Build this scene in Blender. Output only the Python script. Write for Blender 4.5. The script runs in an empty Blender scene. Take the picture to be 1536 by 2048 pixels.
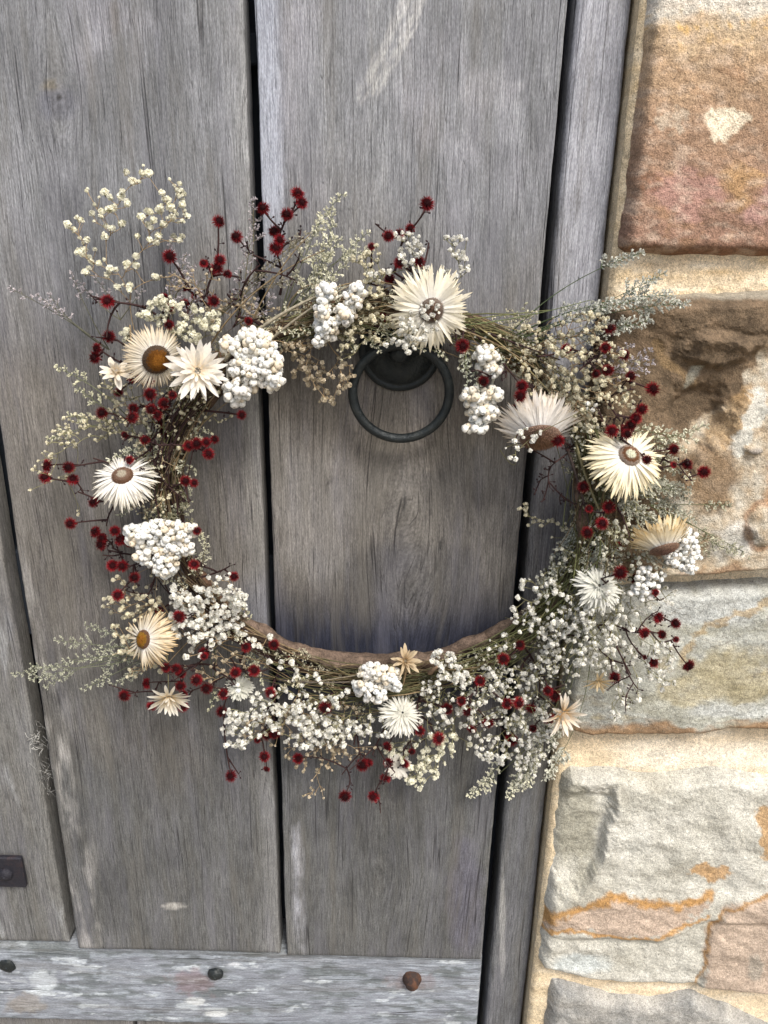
import bpy, math, random
import numpy as np
from mathutils import Matrix, Vector

random.seed(7); rng = np.random.default_rng(11)
R = math.radians
scene = bpy.context.scene
C = scene.collection

# ------------------------------------------------------------------ camera
F = 1538.0                                    # focal length in photo pixels (1536 wide)
def unit(v):
    v = np.array(v, float); return v / np.linalg.norm(v)
_dn = unit((-61, 4146, 1538))                 # world down as seen by the camera (x right, y down, z ahead)
_t = 0.0099
_X = np.array((1.0, (61 + 1538 * _t) / 4146, -_t)); _X = unit(_X - _dn * _X.dot(_dn))
_Z = -_dn
_Y = np.cross(_dn, _X) * 1.0
if _Y[2] < 0: _Y = -_Y
W2C = np.stack([_X, _Y, _Z], 1)               # cam = W2C @ world
CAM = np.array((0.0, -0.70, 1.45))
RIGHT, DOWN, FWD = W2C[0], W2C[1], W2C[2]
UP = -DOWN
cam_data = bpy.data.cameras.new('camera'); cam = bpy.data.objects.new('camera', cam_data); C.objects.link(cam)
cam.matrix_world = Matrix([[RIGHT[0], UP[0], -FWD[0], CAM[0]],
                           [RIGHT[1], UP[1], -FWD[1], CAM[1]],
                           [RIGHT[2], UP[2], -FWD[2], CAM[2]], [0, 0, 0, 1]])
cam_data.sensor_fit = 'HORIZONTAL'; cam_data.sensor_width = 36; cam_data.lens = 36 * F / 1536
cam_data.clip_start = 0.02; cam_data.clip_end = 300
scene.camera = cam

# ------------------------------------------------------------------ light
world = bpy.data.worlds.new('World'); scene.world = world; world.use_nodes = True
nt = world.node_tree; nt.nodes.clear()
sky = nt.nodes.new('ShaderNodeTexSky'); sky.sky_type = 'NISHITA'; sky.sun_disc = False
SUN_EL, SUN_AZ = R(52), R(152)
sky.sun_elevation = SUN_EL; sky.sun_rotation = SUN_AZ
sky.air_density = 1.0; sky.dust_density = 4.0; sky.ozone_density = 1.0
bg = nt.nodes.new('ShaderNodeBackground'); bg.inputs[1].default_value = 0.09
wo = nt.nodes.new('ShaderNodeOutputWorld')
nt.links.new(sky.outputs[0], bg.inputs[0]); nt.links.new(bg.outputs[0], wo.inputs[0])
sd = bpy.data.lights.new('sun', 'SUN'); sun = bpy.data.objects.new('sun', sd); C.objects.link(sun)
sd.energy = 1.9; sd.angle = R(20); sd.color = (1.0, 0.95, 0.88)
sun.location = (0.6, -2, 4)
_s = Vector((math.sin(SUN_AZ) * math.cos(SUN_EL), math.cos(SUN_AZ) * math.cos(SUN_EL), math.sin(SUN_EL)))
sun.rotation_euler = _s.to_track_quat('Z', 'Y').to_euler()
scene.view_settings.view_transform = 'Standard'; scene.view_settings.look = 'None'
scene.view_settings.exposure = 0.97; scene.view_settings.gamma = 1
scene.view_settings.use_curve_mapping = False

# ------------------------------------------------------------------ pixel <-> world helpers
def P(px, py, dep=0.0):
    """point of the plane y = -dep seen at photo pixel (px, py)"""
    px = np.asarray(px, float); py = np.asarray(py, float); dep = np.asarray(dep, float)
    d = (px - 768)[..., None] * RIGHT + (py - 1024)[..., None] * DOWN + F * FWD
    t = (-dep - CAM[1]) / d[..., 1]
    return CAM + d * t[..., None]
def pix(p):
    c = (p - CAM) @ W2C.T
    return c[..., 0] / c[..., 2] * F + 768, c[..., 1] / c[..., 2] * F + 1024
def S(px, py, dep=0.04):
    return float(np.dot(P(px, py, dep) - CAM, FWD)) / F      # metres per pixel there

# ------------------------------------------------------------------ noise
_perm = rng.permutation(256); _perm = np.concatenate([_perm, _perm, _perm])
_g = rng.normal(size=(256, 3)); _g /= np.linalg.norm(_g, axis=1)[:, None]
def perlin(x, y, z=0.0):
    x, y, z = np.broadcast_arrays(np.asarray(x, float), np.asarray(y, float), np.asarray(z, float))
    xi, yi, zi = np.floor(x).astype(int), np.floor(y).astype(int), np.floor(z).astype(int)
    xf, yf, zf = x - xi, y - yi, z - zi
    f = lambda t: t * t * t * (t * (t * 6 - 15) + 10)
    u, v, w = f(xf), f(yf), f(zf)
    out = 0
    for i in (0, 1):
        for j in (0, 1):
            for k in (0, 1):
                h = _perm[_perm[_perm[(xi + i) & 255] + ((yi + j) & 255)] + ((zi + k) & 255)]
                g = _g[h]
                d = g[..., 0] * (xf - i) + g[..., 1] * (yf - j) + g[..., 2] * (zf - k)
                out = out + d * (u if i else 1 - u) * (v if j else 1 - v) * (w if k else 1 - w)
    return out * 1.5
def fbm(x, y, z=0.0, o=4):
    a, s, t = 1.0, 0.0, 0
    for i in range(o):
        t = t + a * perlin(x * 2 ** i + 7.3 * i, y * 2 ** i + 3.1 * i, np.asarray(z) * 2 ** i); s += a; a *= .5
    return t / s * 1.3
def sst(a, b, x):
    t = np.clip((x - a) / (b - a), 0, 1); return t * t * (3 - 2 * t)
def mixc(c, d, t):
    return c * (1 - t[..., None]) + np.asarray(d) * t[..., None]

# ------------------------------------------------------------------ mesh builder
class MB:
    def __init__(s): s.v = []; s.t = []; s.c = []; s.n = 0
    def add(s, v, t, c):
        v = np.asarray(v, float).reshape(-1, 3); t = np.asarray(t, int).reshape(-1, 3)
        c = np.asarray(c, float)
        if c.ndim == 1: c = np.tile(c, (len(v), 1))
        s.v.append(v); s.t.append(t + s.n); s.c.append(c); s.n += len(v)
    def mesh(s, name, mat, smooth=True, attrs=None):
        v = np.concatenate(s.v); t = np.concatenate(s.t); c = np.concatenate(s.c)
        m = bpy.data.meshes.new(name)
        m.vertices.add(len(v)); m.vertices.foreach_set('co', v.ravel().astype(np.float32))
        m.loops.add(t.size); m.loops.foreach_set('vertex_index', t.ravel().astype(np.int32))
        m.polygons.add(len(t)); m.polygons.foreach_set('loop_start', np.arange(0, t.size, 3, dtype=np.int32))
        try: m.polygons.foreach_set('loop_total', np.full(len(t), 3, np.int32))
        except Exception: pass
        m.polygons.foreach_set('use_smooth', np.full(len(t), smooth, bool))
        a = m.attributes.new('col', 'FLOAT_COLOR', 'POINT')
        cc = np.ones((len(v), 4), np.float32); cc[:, :3] = np.clip(c, 0, 1)
        a.data.foreach_set('color', cc.ravel())
        for k, arr in (attrs or {}).items():
            a = m.attributes.new(k, 'FLOAT_VECTOR', 'POINT'); a.data.foreach_set('vector', arr.astype(np.float32).ravel())
        m.materials.append(mat); m.update(); m.validate()
        return m
def link(name, mesh, parent=None, kind=None):
    o = bpy.data.objects.new(name, mesh); C.objects.link(o)
    if parent is not None: o.parent = parent
    if kind: o['kind'] = kind
    return o
def thing(name, label, cat, loc=(0, 0, 0)):
    o = bpy.data.objects.new(name, None); C.objects.link(o); o.location = loc
    o.empty_display_size = .05; o['label'] = label; o['category'] = cat
    return o
def grid_tris(nu, nv, flip=False):
    i = np.arange(nu - 1)[:, None] * nv + np.arange(nv - 1)[None]
    a, b, c, d = i, i + nv, i + nv + 1, i + 1
    t = np.stack([np.stack([a, b, c], -1), np.stack([a, c, d], -1)], 2).reshape(-1, 3)
    return t[:, ::-1] if flip else t
def tube(mb, pts, rad, col, sides=4, col2=None, cap=False):
    pts = np.asarray(pts, float); n = len(pts)
    rad = np.broadcast_to(np.asarray(rad, float), (n,))
    tan = np.gradient(pts, axis=0); tan /= np.linalg.norm(tan, axis=1)[:, None] + 1e-12
    ref = np.array((.31, -.9, .2)); a = np.cross(tan, ref); a /= np.linalg.norm(a, axis=1)[:, None] + 1e-9
    b = np.cross(tan, a)
    th = np.arange(sides) / sides * 2 * math.pi
    v = pts[:, None] + rad[:, None, None] * (np.cos(th)[None, :, None] * a[:, None] + np.sin(th)[None, :, None] * b[:, None])
    k = np.arange(sides); k2 = (k + 1) % sides
    t = []
    for i in range(n - 1):
        A, B = i * sides, (i + 1) * sides
        t.append(np.stack([A + k, A + k2, B + k2], 1)); t.append(np.stack([A + k, B + k2, B + k], 1))
    t = np.concatenate(t)
    v = v.reshape(-1, 3)
    if cap:
        v = np.concatenate([v, pts[:1], pts[-1:]]); e0, e1 = len(v) - 2, len(v) - 1
        L = (n - 1) * sides
        t = np.concatenate([t, np.stack([k2, k, np.full(sides, e0)], 1), np.stack([L + k, L + k2, np.full(sides, e1)], 1)])
    if col2 is None: c = np.tile(col, (len(v), 1))
    else:
        f = np.linspace(0, 1, n).repeat(sides)
        if cap: f = np.append(f, (0, 1))
        c = np.asarray(col) * (1 - f[:, None]) + np.asarray(col2) * f[:, None]
    mb.add(v, t, c)
def bez(a, b, c, n=5):
    t = np.linspace(0, 1, n)[:, None]
    return (1 - t) ** 2 * a + 2 * t * (1 - t) * b + t * t * c
def box(mb, x0, x1, y0, y1, z0, z1, col, bev=0.0):
    b = bev
    P8 = []
    X = [x0, x1]; Y = [y0, y1]; Z = [z0, z1]
    if b <= 0:
        v = [(x, y, z) for x in X for y in Y for z in Z]
        t = [(0, 1, 3), (0, 3, 2), (4, 6, 7), (4, 7, 5), (0, 4, 5), (0, 5, 1), (2, 3, 7), (2, 7, 6), (0, 2, 6), (0, 6, 4), (1, 5, 7), (1, 7, 3)]
        mb.add(v, t, col)
    else:       # bevelled: hull of 24 points by rings in y
        rings = [(y0, b), (y0 + b, 0), (y1 - b, 0), (y1, b)]
        v = []
        for y, i in rings:
            j = 0 if i else b
            v += [(x0 + b, y, z0 + i), (x1 - b, y, z0 + i), (x1 - i, y, z0 + b), (x1 - i, y, z1 - b),
                  (x1 - b, y, z1 - i), (x0 + b, y, z1 - i), (x0 + i, y, z1 - b), (x0 + i, y, z0 + b)]
        t = []
        for r in range(3):
            for k in range(8):
                A, B = r * 8 + k, r * 8 + (k + 1) % 8
                t += [(A, B, B + 8), (A, B + 8, A + 8)]
        for k in range(1, 7):
            t += [(0, k + 1, k), (24, 24 + k, 24 + k + 1)]
        mb.add(v, t, col)

# ------------------------------------------------------------------ materials
def newmat(name):
    m = bpy.data.materials.new(name); m.use_nodes = True
    n = m.node_tree; n.nodes.clear(); return m, n
def N(n, typ, **kw):
    x = n.nodes.new(typ)
    for k, v in kw.items(): setattr(x, k, v)
    return x
def math_(n, op, a, b=None, c=None):
    x = n.nodes.new('ShaderNodeMath'); x.operation = op
    for i, q in enumerate((a, b, c)):
        if q is None: continue
        if isinstance(q, (int, float)): x.inputs[i].default_value = q
        else: n.links.new(q, x.inputs[i])
    return x.outputs[0]
def maprange(n, v, a, b, c, d, smooth=False):
    x = n.nodes.new('ShaderNodeMapRange'); n.links.new(v, x.inputs[0])
    if smooth: x.interpolation_type = 'SMOOTHSTEP'
    for i, q in enumerate((a, b, c, d)): x.inputs[i + 1].default_value = q
    return x.outputs[0]
def vecmul(n, v, s):
    x = n.nodes.new('ShaderNodeVectorMath'); x.operation = 'MULTIPLY'; n.links.new(v, x.inputs[0]); x.inputs[1].default_value = s
    return x.outputs[0]
def noise(n, v, scale=1.0, detail=3.0, rough=.55, dist=0.0):
    x = n.nodes.new('ShaderNodeTexNoise'); n.links.new(v, x.inputs['Vector'])
    x.inputs['Scale'].default_value = scale; x.inputs['Detail'].default_value = detail
    x.inputs['Roughness'].default_value = rough; x.inputs['Distortion'].default_value = dist
    return x.outputs[0]
def scale_col(n, col, f):
    x = n.nodes.new('ShaderNodeVectorMath'); x.operation = 'SCALE'; n.links.new(col, x.inputs[0])
    if isinstance(f, float): x.inputs['Scale'].default_value = f
    else: n.links.new(f, x.inputs['Scale'])
    return x.outputs[0]
def mixcol(n, a, b, f):
    x = n.nodes.new('ShaderNodeMix'); x.data_type = 'RGBA'
    if isinstance(f, float): x.inputs[0].default_value = f
    else: n.links.new(f, x.inputs[0])
    for i, q in ((6, a), (7, b)):
        if isinstance(q, tuple): x.inputs[i].default_value = q
        else: n.links.new(q, x.inputs[i])
    return x.outputs[2]
def out(n, shader):
    o = n.nodes.new('ShaderNodeOutputMaterial'); n.links.new(shader, o.inputs[0])
def principled(n, col, rough=.8, bump=None, bstr=.3, bdist=.001, metal=0.0, spec=.3):
    p = n.nodes.new('ShaderNodeBsdfPrincipled')
    if isinstance(col, tuple): p.inputs['Base Color'].default_value = col
    else: n.links.new(col, p.inputs['Base Color'])
    if isinstance(rough, float): p.inputs['Roughness'].default_value = rough
    else: n.links.new(rough, p.inputs['Roughness'])
    p.inputs['Metallic'].default_value = metal; p.inputs['Specular IOR Level'].default_value = spec
    if bump is not None:
        b = n.nodes.new('ShaderNodeBump'); b.inputs['Strength'].default_value = bstr; b.inputs['Distance'].default_value = bdist
        n.links.new(bump, b.inputs['Height']); n.links.new(b.outputs[0], p.inputs['Normal'])
    return p.outputs[0]
def attr(n, name, vec=False):
    a = n.nodes.new('ShaderNodeAttribute'); a.attribute_name = name
    return a.outputs['Vector' if vec else 'Color']

def wood_material(name, pale=0.0):
    m, n = newmat(name)
    g = attr(n, 'grain', True); col = attr(n, 'col')
    fib = noise(n, vecmul(n, g, (820, 1, 46)), 1, 4, .7)                  # fine fibres
    fib2 = noise(n, vecmul(n, g, (1400, 1, 330)), 1, 2, .6)                 # hair-fine flecks
    mid = noise(n, vecmul(n, g, (110, 1, 3.2)), 1, 4, .6)                  # growth bands
    blot = noise(n, vecmul(n, g, (28, 1, 12)), 1, 5, .62)                  # weather blotches
    cr = noise(n, vecmul(n, g, (70, 1, 1.1)), 1, 3, .42)                 # long drying cracks
    crm = noise(n, vecmul(n, g, (60, 1, 9)), 1, 2, .5)
    d = math_(n, 'ABSOLUTE', math_(n, 'SUBTRACT', cr, .5))
    line = maprange(n, d, .0, .0105, 1, 0)
    line = math_(n, 'MULTIPLY', line, maprange(n, crm, .46, .62, 0, 1, True))
    cr3 = noise(n, vecmul(n, g, (330, 1, 14)), 1, 1.0, .4)
    d3 = math_(n, 'ABSOLUTE', math_(n, 'SUBTRACT', cr3, .5))
    line3 = math_(n, 'MULTIPLY', maprange(n, d3, 0, .02, .55, 0), maprange(n, blot, .45, .6, 0, 1, True))
    f = math_(n, 'MULTIPLY', maprange(n, fib, .28, .72, .50, 1.50), maprange(n, fib2, .25, .75, .66, 1.34))
    f = math_(n, 'MULTIPLY', f, maprange(n, mid, .25, .75, .88, 1.12))
    f = math_(n, 'MULTIPLY', f, maprange(n, blot, .3, .72, .80, 1.24))
    c = scale_col(n, col, f)
    warm = noise(n, vecmul(n, g, (45, 1, 5)), 1, 3, .6)
    c = mixcol(n, c, scale_col(n, mixcol(n, c, (.20, .20, .24, 1), .4), 1.0), maprange(n, warm, .45, .7, 0, .6, True))
    c = mixcol(n, c, scale_col(n, mixcol(n, c, (.15, .14, .12, 1), .5), 1.0), maprange(n, warm, .5, .3, 0, .7, True))
    lines = math_(n, 'MAXIMUM', line, line3)
    c = mixcol(n, c, (.035, .034, .036, 1), math_(n, 'MULTIPLY', lines, .80))
    h = math_(n, 'ADD', math_(n, 'MULTIPLY', fib, 1.0), math_(n, 'MULTIPLY', fib2, .35))
    h = math_(n, 'SUBTRACT', h, math_(n, 'MULTIPLY', lines, 1.6))
    out(n, principled(n, c, .82, h, .75, .0009, 0, .18))
    return m
M_WOOD = wood_material('weathered_wood')

def stone_material(name, grain=1.0):
    m, n = newmat(name)
    tc = n.nodes.new('ShaderNodeTexCoord').outputs['Object']; col = attr(n, 'col')
    a = noise(n, tc, 900, 2, .6); b = noise(n, tc, 260, 4, .65); c_ = noise(n, tc, 45, 5, .6)
    f = math_(n, 'MULTIPLY', maprange(n, a, .25, .75, .55, 1.45), maprange(n, b, .3, .7, .76, 1.24))
    f = math_(n, 'MULTIPLY', f, maprange(n, c_, .3, .7, .88, 1.12))
    c = scale_col(n, col, f)
    sp = noise(n, tc, 620, 1, .5)
    c = mixcol(n, c, (.05, .045, .04, 1), maprange(n, sp, .70, .74, 0, .7))
    h = math_(n, 'ADD', math_(n, 'MULTIPLY', a, .35), math_(n, 'ADD', math_(n, 'MULTIPLY', b, .8), math_(n, 'MULTIPLY', c_, 2.2)))
    out(n, principled(n, c, .9, h, .8, .0022 * grain, 0, .15))
    return m
M_STONE = stone_material('sandstone'); M_MORTAR = stone_material('lime_mortar', .8)

def plant_material(name, transl=.25, rough=.75, var=.25, nscale=500, rnd=None):
    m, n = newmat(name)
    tc = n.nodes.new('ShaderNodeNewGeometry').outputs['Position']; col = attr(n, 'col')
    f = maprange(n, noise(n, tc, nscale, 3, .6), .25, .75, 1 - var, 1 + var)
    if rnd: f = math_(n, 'MULTIPLY', f, maprange(n, n.nodes.new('ShaderNodeObjectInfo').outputs['Random'], 0, 1, rnd[0], rnd[1]))
    c = scale_col(n, col, f)
    p = principled(n, c, rough, None, spec=.2)
    if transl:
        t = n.nodes.new('ShaderNodeBsdfTranslucent'); n.links.new(c, t.inputs[0])
        x = n.nodes.new('ShaderNodeMixShader'); x.inputs[0].default_value = transl
        n.links.new(p, x.inputs[1]); n.links.new(t.outputs[0], x.inputs[2]); p = x.outputs[0]
    out(n, p); return m
M_PETAL = plant_material('papery_petal', .36, .6, .10, 420)
M_BLOOM = plant_material('tiny_blossom', .30, .8, .12, 700)
M_STEM = plant_material('dry_stem', 0, .75, .35, 400)
M_RED = plant_material('crimson_fluff', .15, .9, .25, 900, (.45, 1.1))
M_FELT = plant_material('woolly_felt', .1, .95, .14, 1100)
_n = M_FELT.node_tree; _p = [x for x in _n.nodes if x.type == 'BSDF_PRINCIPLED'][0]
_b = _n.nodes.new('ShaderNodeBump'); _b.inputs['Strength'].default_value = .55; _b.inputs['Distance'].default_value = .0008
_n.links.new(noise(_n, _n.nodes.new('ShaderNodeNewGeometry').outputs['Position'], 620, 3, .6), _b.inputs['Height']); _n.links.new(_b.outputs[0], _p.inputs['Normal']); _p.inputs['Specular IOR Level'].default_value = .05
def bark_material():
    m, n = newmat('vine_bark')
    tc = n.nodes.new('ShaderNodeTexCoord').outputs['Object']; col = attr(n, 'col')
    a = noise(n, tc, 160, 5, .7); b = noise(n, tc, 700, 3, .6)
    c = scale_col(n, col, math_(n, 'MULTIPLY', maprange(n, a, .3, .7, .45, 1.55), maprange(n, b, .3, .7, .7, 1.3)))
    out(n, principled(n, c, .9, math_(n, 'ADD', a, math_(n, 'MULTIPLY', b, .4)), .9, .002, 0, .15)); return m
M_BARK = bark_material()
def iron_material(name, base, rust, lo, hi, rough=.45):
    m, n = newmat(name)
    tc = n.nodes.new('ShaderNodeTexCoord').outputs['Object']
    a = noise(n, tc, 70, 5, .65); b = noise(n, tc, 500, 3, .6)
    c = mixcol(n, base, rust, maprange(n, a, lo, hi, 0, 1, True))
    r = maprange(n, b, .3, .7, rough - .08, rough + .15)
    out(n, principled(n, c, r, math_(n, 'ADD', a, math_(n, 'MULTIPLY', b, .5)), .8, .0018, .35, .45)); return m
M_IRON = iron_material('black_iron', (.016, .021, .023, 1), (.035, .040, .038, 1), .45, .75, .42)
M_STRAP = iron_material('painted_iron', (.022, .022, .030, 1), (.055, .035, .035, 1), .5, .75, .6)
M_RUST = iron_material('rusty_iron', (.045, .030, .026, 1), (.13, .058, .032, 1), .42, .66, .8)
m_, n_ = newmat('shaded_backing'); out(n_, principled(n_, (.020, .026, .036, 1), .85)); M_BACK = m_

# ------------------------------------------------------------------ ground
mb = MB(); g = np.linspace(-1, 1, 60); g = np.sign(g) * np.abs(g) ** 3 * 60
gx, gy = np.meshgrid(g, g, indexing='ij')
mb.add(np.stack([gx, gy - .0, fbm(gx * .6, gy * .6) * .02 * sst(.6, 3, np.hypot(gx, gy)) - .0], -1), grid_tris(60, 60),
       mixc(np.zeros(gx.shape + (3,)) + (.30, .27, .22), (.20, .18, .15), sst(-.3, .4, fbm(gx * 2, gy * 2))).reshape(-1, 3))
ground = link('ground', mb.mesh('ground', M_MORTAR), None, 'structure')

# ------------------------------------------------------------------ the door
door = thing('door', 'weathered grey vertical plank door with black iron ring pull and pale bottom rail', 'door', (0, 0, 0))
def wood_tint(px, py, x, z):
    """the wood's own weathering: silver, brown and stained zones"""
    c = np.zeros(px.shape + (3,)) + (.226, .234, .246)
    n1 = fbm(x * 9, z * 5, 3.3); n2 = fbm(x * 25, z * 7, 8.1)
    c = mixc(c, (.158, .146, .130), sst(300, 900, py + n1 * 350) * .9)
    c = mixc(c, (.108, .112, .112), sst(1150, 1600, py + n1 * 300) * .85)  # lower wood painted darker, partly the weaker skylight down there
    c = .90 * c * (1 + .30 * n2 + .24 * n1 + .16 * fbm(x * 5, z * 2.2, 2.7))[..., None]
    # upper left silver bloom
    c = mixc(c, (.33, .33, .36), sst(.1, .6, fbm(x * 14, z * 9, 5.5)) * sst(700, 100, py) * .7)
    return c
def soft_ellipse(px, py, cx, cy, rx, ry, wob=.25, f=.02, seed=0.0):
    d = np.hypot((px - cx) / rx, (py - cy) / ry) + wob * fbm(px * f, py * f, seed)
    return sst(1.15, .6, d)
def seg_dist(px, py, pts):
    best = np.full(px.shape, 1e9)
    for (ax, ay), (bx, by) in zip(pts[:-1], pts[1:]):
        dx, dy = bx - ax, by - ay
        t = np.clip(((px - ax) * dx + (py - ay) * dy) / (dx * dx + dy * dy), 0, 1)
        best = np.minimum(best, np.hypot(px - ax - t * dx, py - ay - t * dy))
    return best
def inside(px, py, poly):
    r = np.zeros(px.shape, bool)
    n = len(poly)
    for i in range(n):
        (x1, y1), (x2, y2) = poly[i], poly[(i + 1) % n]
        if y1 == y2: continue
        cnd = ((y1 > py) != (y2 > py)) & (px < (x2 - x1) * (py - y1) / (y2 - y1) + x1)
        r ^= cnd
    return r
def poly_mask(px, py, poly, soft=4, wob=10, f=.03, seed=0.0, o=4):
    qx = px + wob * fbm(px * f, py * f, seed, o); qy = py + wob * fbm(px * f, py * f, seed + 9.7, o)
    d = seg_dist(qx, qy, list(poly) + [poly[0]]); d = np.where(inside(qx, qy, poly), d, -d)
    return sst(-soft, soft, d)
KNOTS = [(800, 1010, .030, .55), (835, 1170, .040, .5), (115, 185, .016, .75), (760, 1750, .024, .6), (560, 560, .012, .3), (400, 60, .02, .4), (230, 1330, .02, .3)]
def grain_coords(x, z, seed):
    gx = x + .010 * fbm(x * 3, z * 1.1, seed, 3) + .0025 * fbm(x * 14, z * 6, seed + 3, 2)
    for kx, ky, rr, a in KNOTS:
        k = P(kx, ky, 0); dx = x - k[0]; dz = (z - k[2]) * .42
        gx = gx - dx * a / (1 + ((dx * dx + dz * dz) / rr ** 2) ** 1.3)
    return np.stack([gx, np.full_like(gx, seed * 3.7), z], -1)

def plank(name, edgeL, edgeR, ztop, zbot, seed, paint=None, y0=0.0, thick=.026, bev=.004, nu=90, nv=420, parent=door, roundL=None):
    """edges: two photo points each; the board runs straight through them"""
    def line(e):
        a = P(*e[0], -y0); b = P(*e[1], -y0)
        return lambda z: a[0] + (b[0] - a[0]) * (z - a[2]) / (b[2] - a[2])
    L, Rr = line(edgeL), line(edgeR)
    s = np.linspace(0, 1, nu); s = .5 - .5 * np.cos(s * math.pi) * (.75 + .25 * np.cos(s * math.pi) ** 2) ; s = (s - s.min()) / (s.max() - s.min())
    zz = np.linspace(0, 1, nv); zz = zbot + (ztop - zbot) * zz
    SS, Z = np.meshgrid(s, zz, indexing='ij')
    XL = L(Z) + .0012 * fbm(Z * 9, 1.3, seed) + .0004 * fbm(Z * 60, 1.3, seed)
    XR = Rr(Z) + .0012 * fbm(Z * 9, 7.3, seed) + .0004 * fbm(Z * 60, 9.3, seed)
    X = XL + (XR - XL) * SS
    e = np.minimum(X - XL, XR - X)
    be = bev * (1 + .35 * fbm(Z * 12, X * 3, seed))
    prof = be * (1 - np.sqrt(np.clip(1 - (1 - np.clip(e / be, 0, 1)) ** 2, 0, 1)))
    if roundL:
        eL = X - XL; pl = roundL * (1 - np.sqrt(np.clip(1 - (1 - np.clip(eL / roundL, 0, 1)) ** 2, 0, 1)))
        prof = np.maximum(prof, pl)
    ez = np.minimum(Z - zbot, ztop - Z); prof = np.maximum(prof, .002 * (1 - np.clip(ez / .002, 0, 1)))
    Y = y0 + prof - .0006 * fbm(X * 30, Z * 6, seed) - .0012 * fbm(X * 7, Z * 3, seed)
    V = np.stack([X, Y, Z], -1)
    px, py = pix(V)
    c = wood_tint(px, py, X + seed, Z)
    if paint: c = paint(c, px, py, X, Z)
    gc = grain_coords(X, Z, seed)
    # the four sides
    vs, ts, cs, gs = [V.reshape(-1, 3)], [grid_tris(nu, nv, False)], [c.reshape(-1, 3)], [gc.reshape(-1, 3)]
    off = nu * nv
    loop = [i * nv for i in range(nu)] + [(nu - 1) * nv + j for j in range(1, nv)] + [i * nv + nv - 1 for i in range(nu - 2, -1, -1)] + [j for j in range(nv - 2, 0, -1)]
    loop = np.array(loop); fl = vs[0][loop]
    b = fl.copy(); b[:, 1] = y0 + thick
    k = np.arange(len(loop)); k2 = (k + 1) % len(loop)
    f2 = fl.copy()
    vs += [f2, b]; cs += [cs[0][loop] * .9] * 2; g2 = gs[0][loop]; g3 = g2.copy(); g3[:, 0] += .02; gs += [g2, g3]
    n0 = len(loop)
    ts.append(np.concatenate([np.stack([off + k, off + n0 + k, off + n0 + k2], 1), np.stack([off + k, off + n0 + k2, off + k2], 1)]))
    m = MB(); m.add(np.concatenate(vs), np.concatenate(ts), np.concatenate(cs))
    return link(name, m.mesh(name, M_WOOD, True, {'grain': np.concatenate(gs)}), parent)

ZB = float(P(560, 1908)[2]); ZT = 2.15
def paint0(c, px, py, x, z):
    c = mixc(c, (.20, .20, .19), np.full(px.shape, .5))
    c = mixc(c, (.42, .44, .46), sst(.25, .6, fbm(x * 60, z * 10, 2)) * .3)
    return c
def paint1(c, px, py, x, z):
    L = np.interp(py, (0, 1100, 1900), (-140, 30, 152))
    c = mixc(c, (.40, .39, .37), sst(95, 10, px - L) * sst(-.1, .45, fbm(x * 70, z * 14, 2)) * sst(900, 1400, py) * .75)
    c = mixc(c, (.13, .135, .16), soft_ellipse(px, py, 115, 205, 42, 45, .3) * .75)
    c = mixc(c, (.22, .19, .13), soft_ellipse(px, py, 100, 172, 20, 12, .3) * .6)
    c = mixc(c, (.01, .01, .01), soft_ellipse(px, py, 117, 196, 6, 4, .3, .1) * .95)
    c = mixc(c, (.38, .39, .44), sst(.2, .6, fbm(x * 40, z * 9, 22)) * sst(520, 60, py) * .55)
    c = mixc(c, (.13, .12, .11), soft_ellipse(px, py, 228, 40, 12, 45, .4) * .6)
    c = mixc(c, (.42, .41, .38), soft_ellipse(px, py, 348, 1812, 24, 7, .4, .05) * .9)
    c = mixc(c, (.12, .12, .115), soft_ellipse(px, py, 350, 1765, 30, 30, .4) * .45)
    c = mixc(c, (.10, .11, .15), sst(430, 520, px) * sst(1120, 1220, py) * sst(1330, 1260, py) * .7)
    c = mixc(c, (.10, .10, .10), soft_ellipse(px, py, 345, 1500, 9, 8, .4) * .6)
    c = mixc(c, (.32, .32, .31), sst(60, 5, np.interp(py, (0, 1900), (488, 562)) - px) * .35)
    return c
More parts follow.
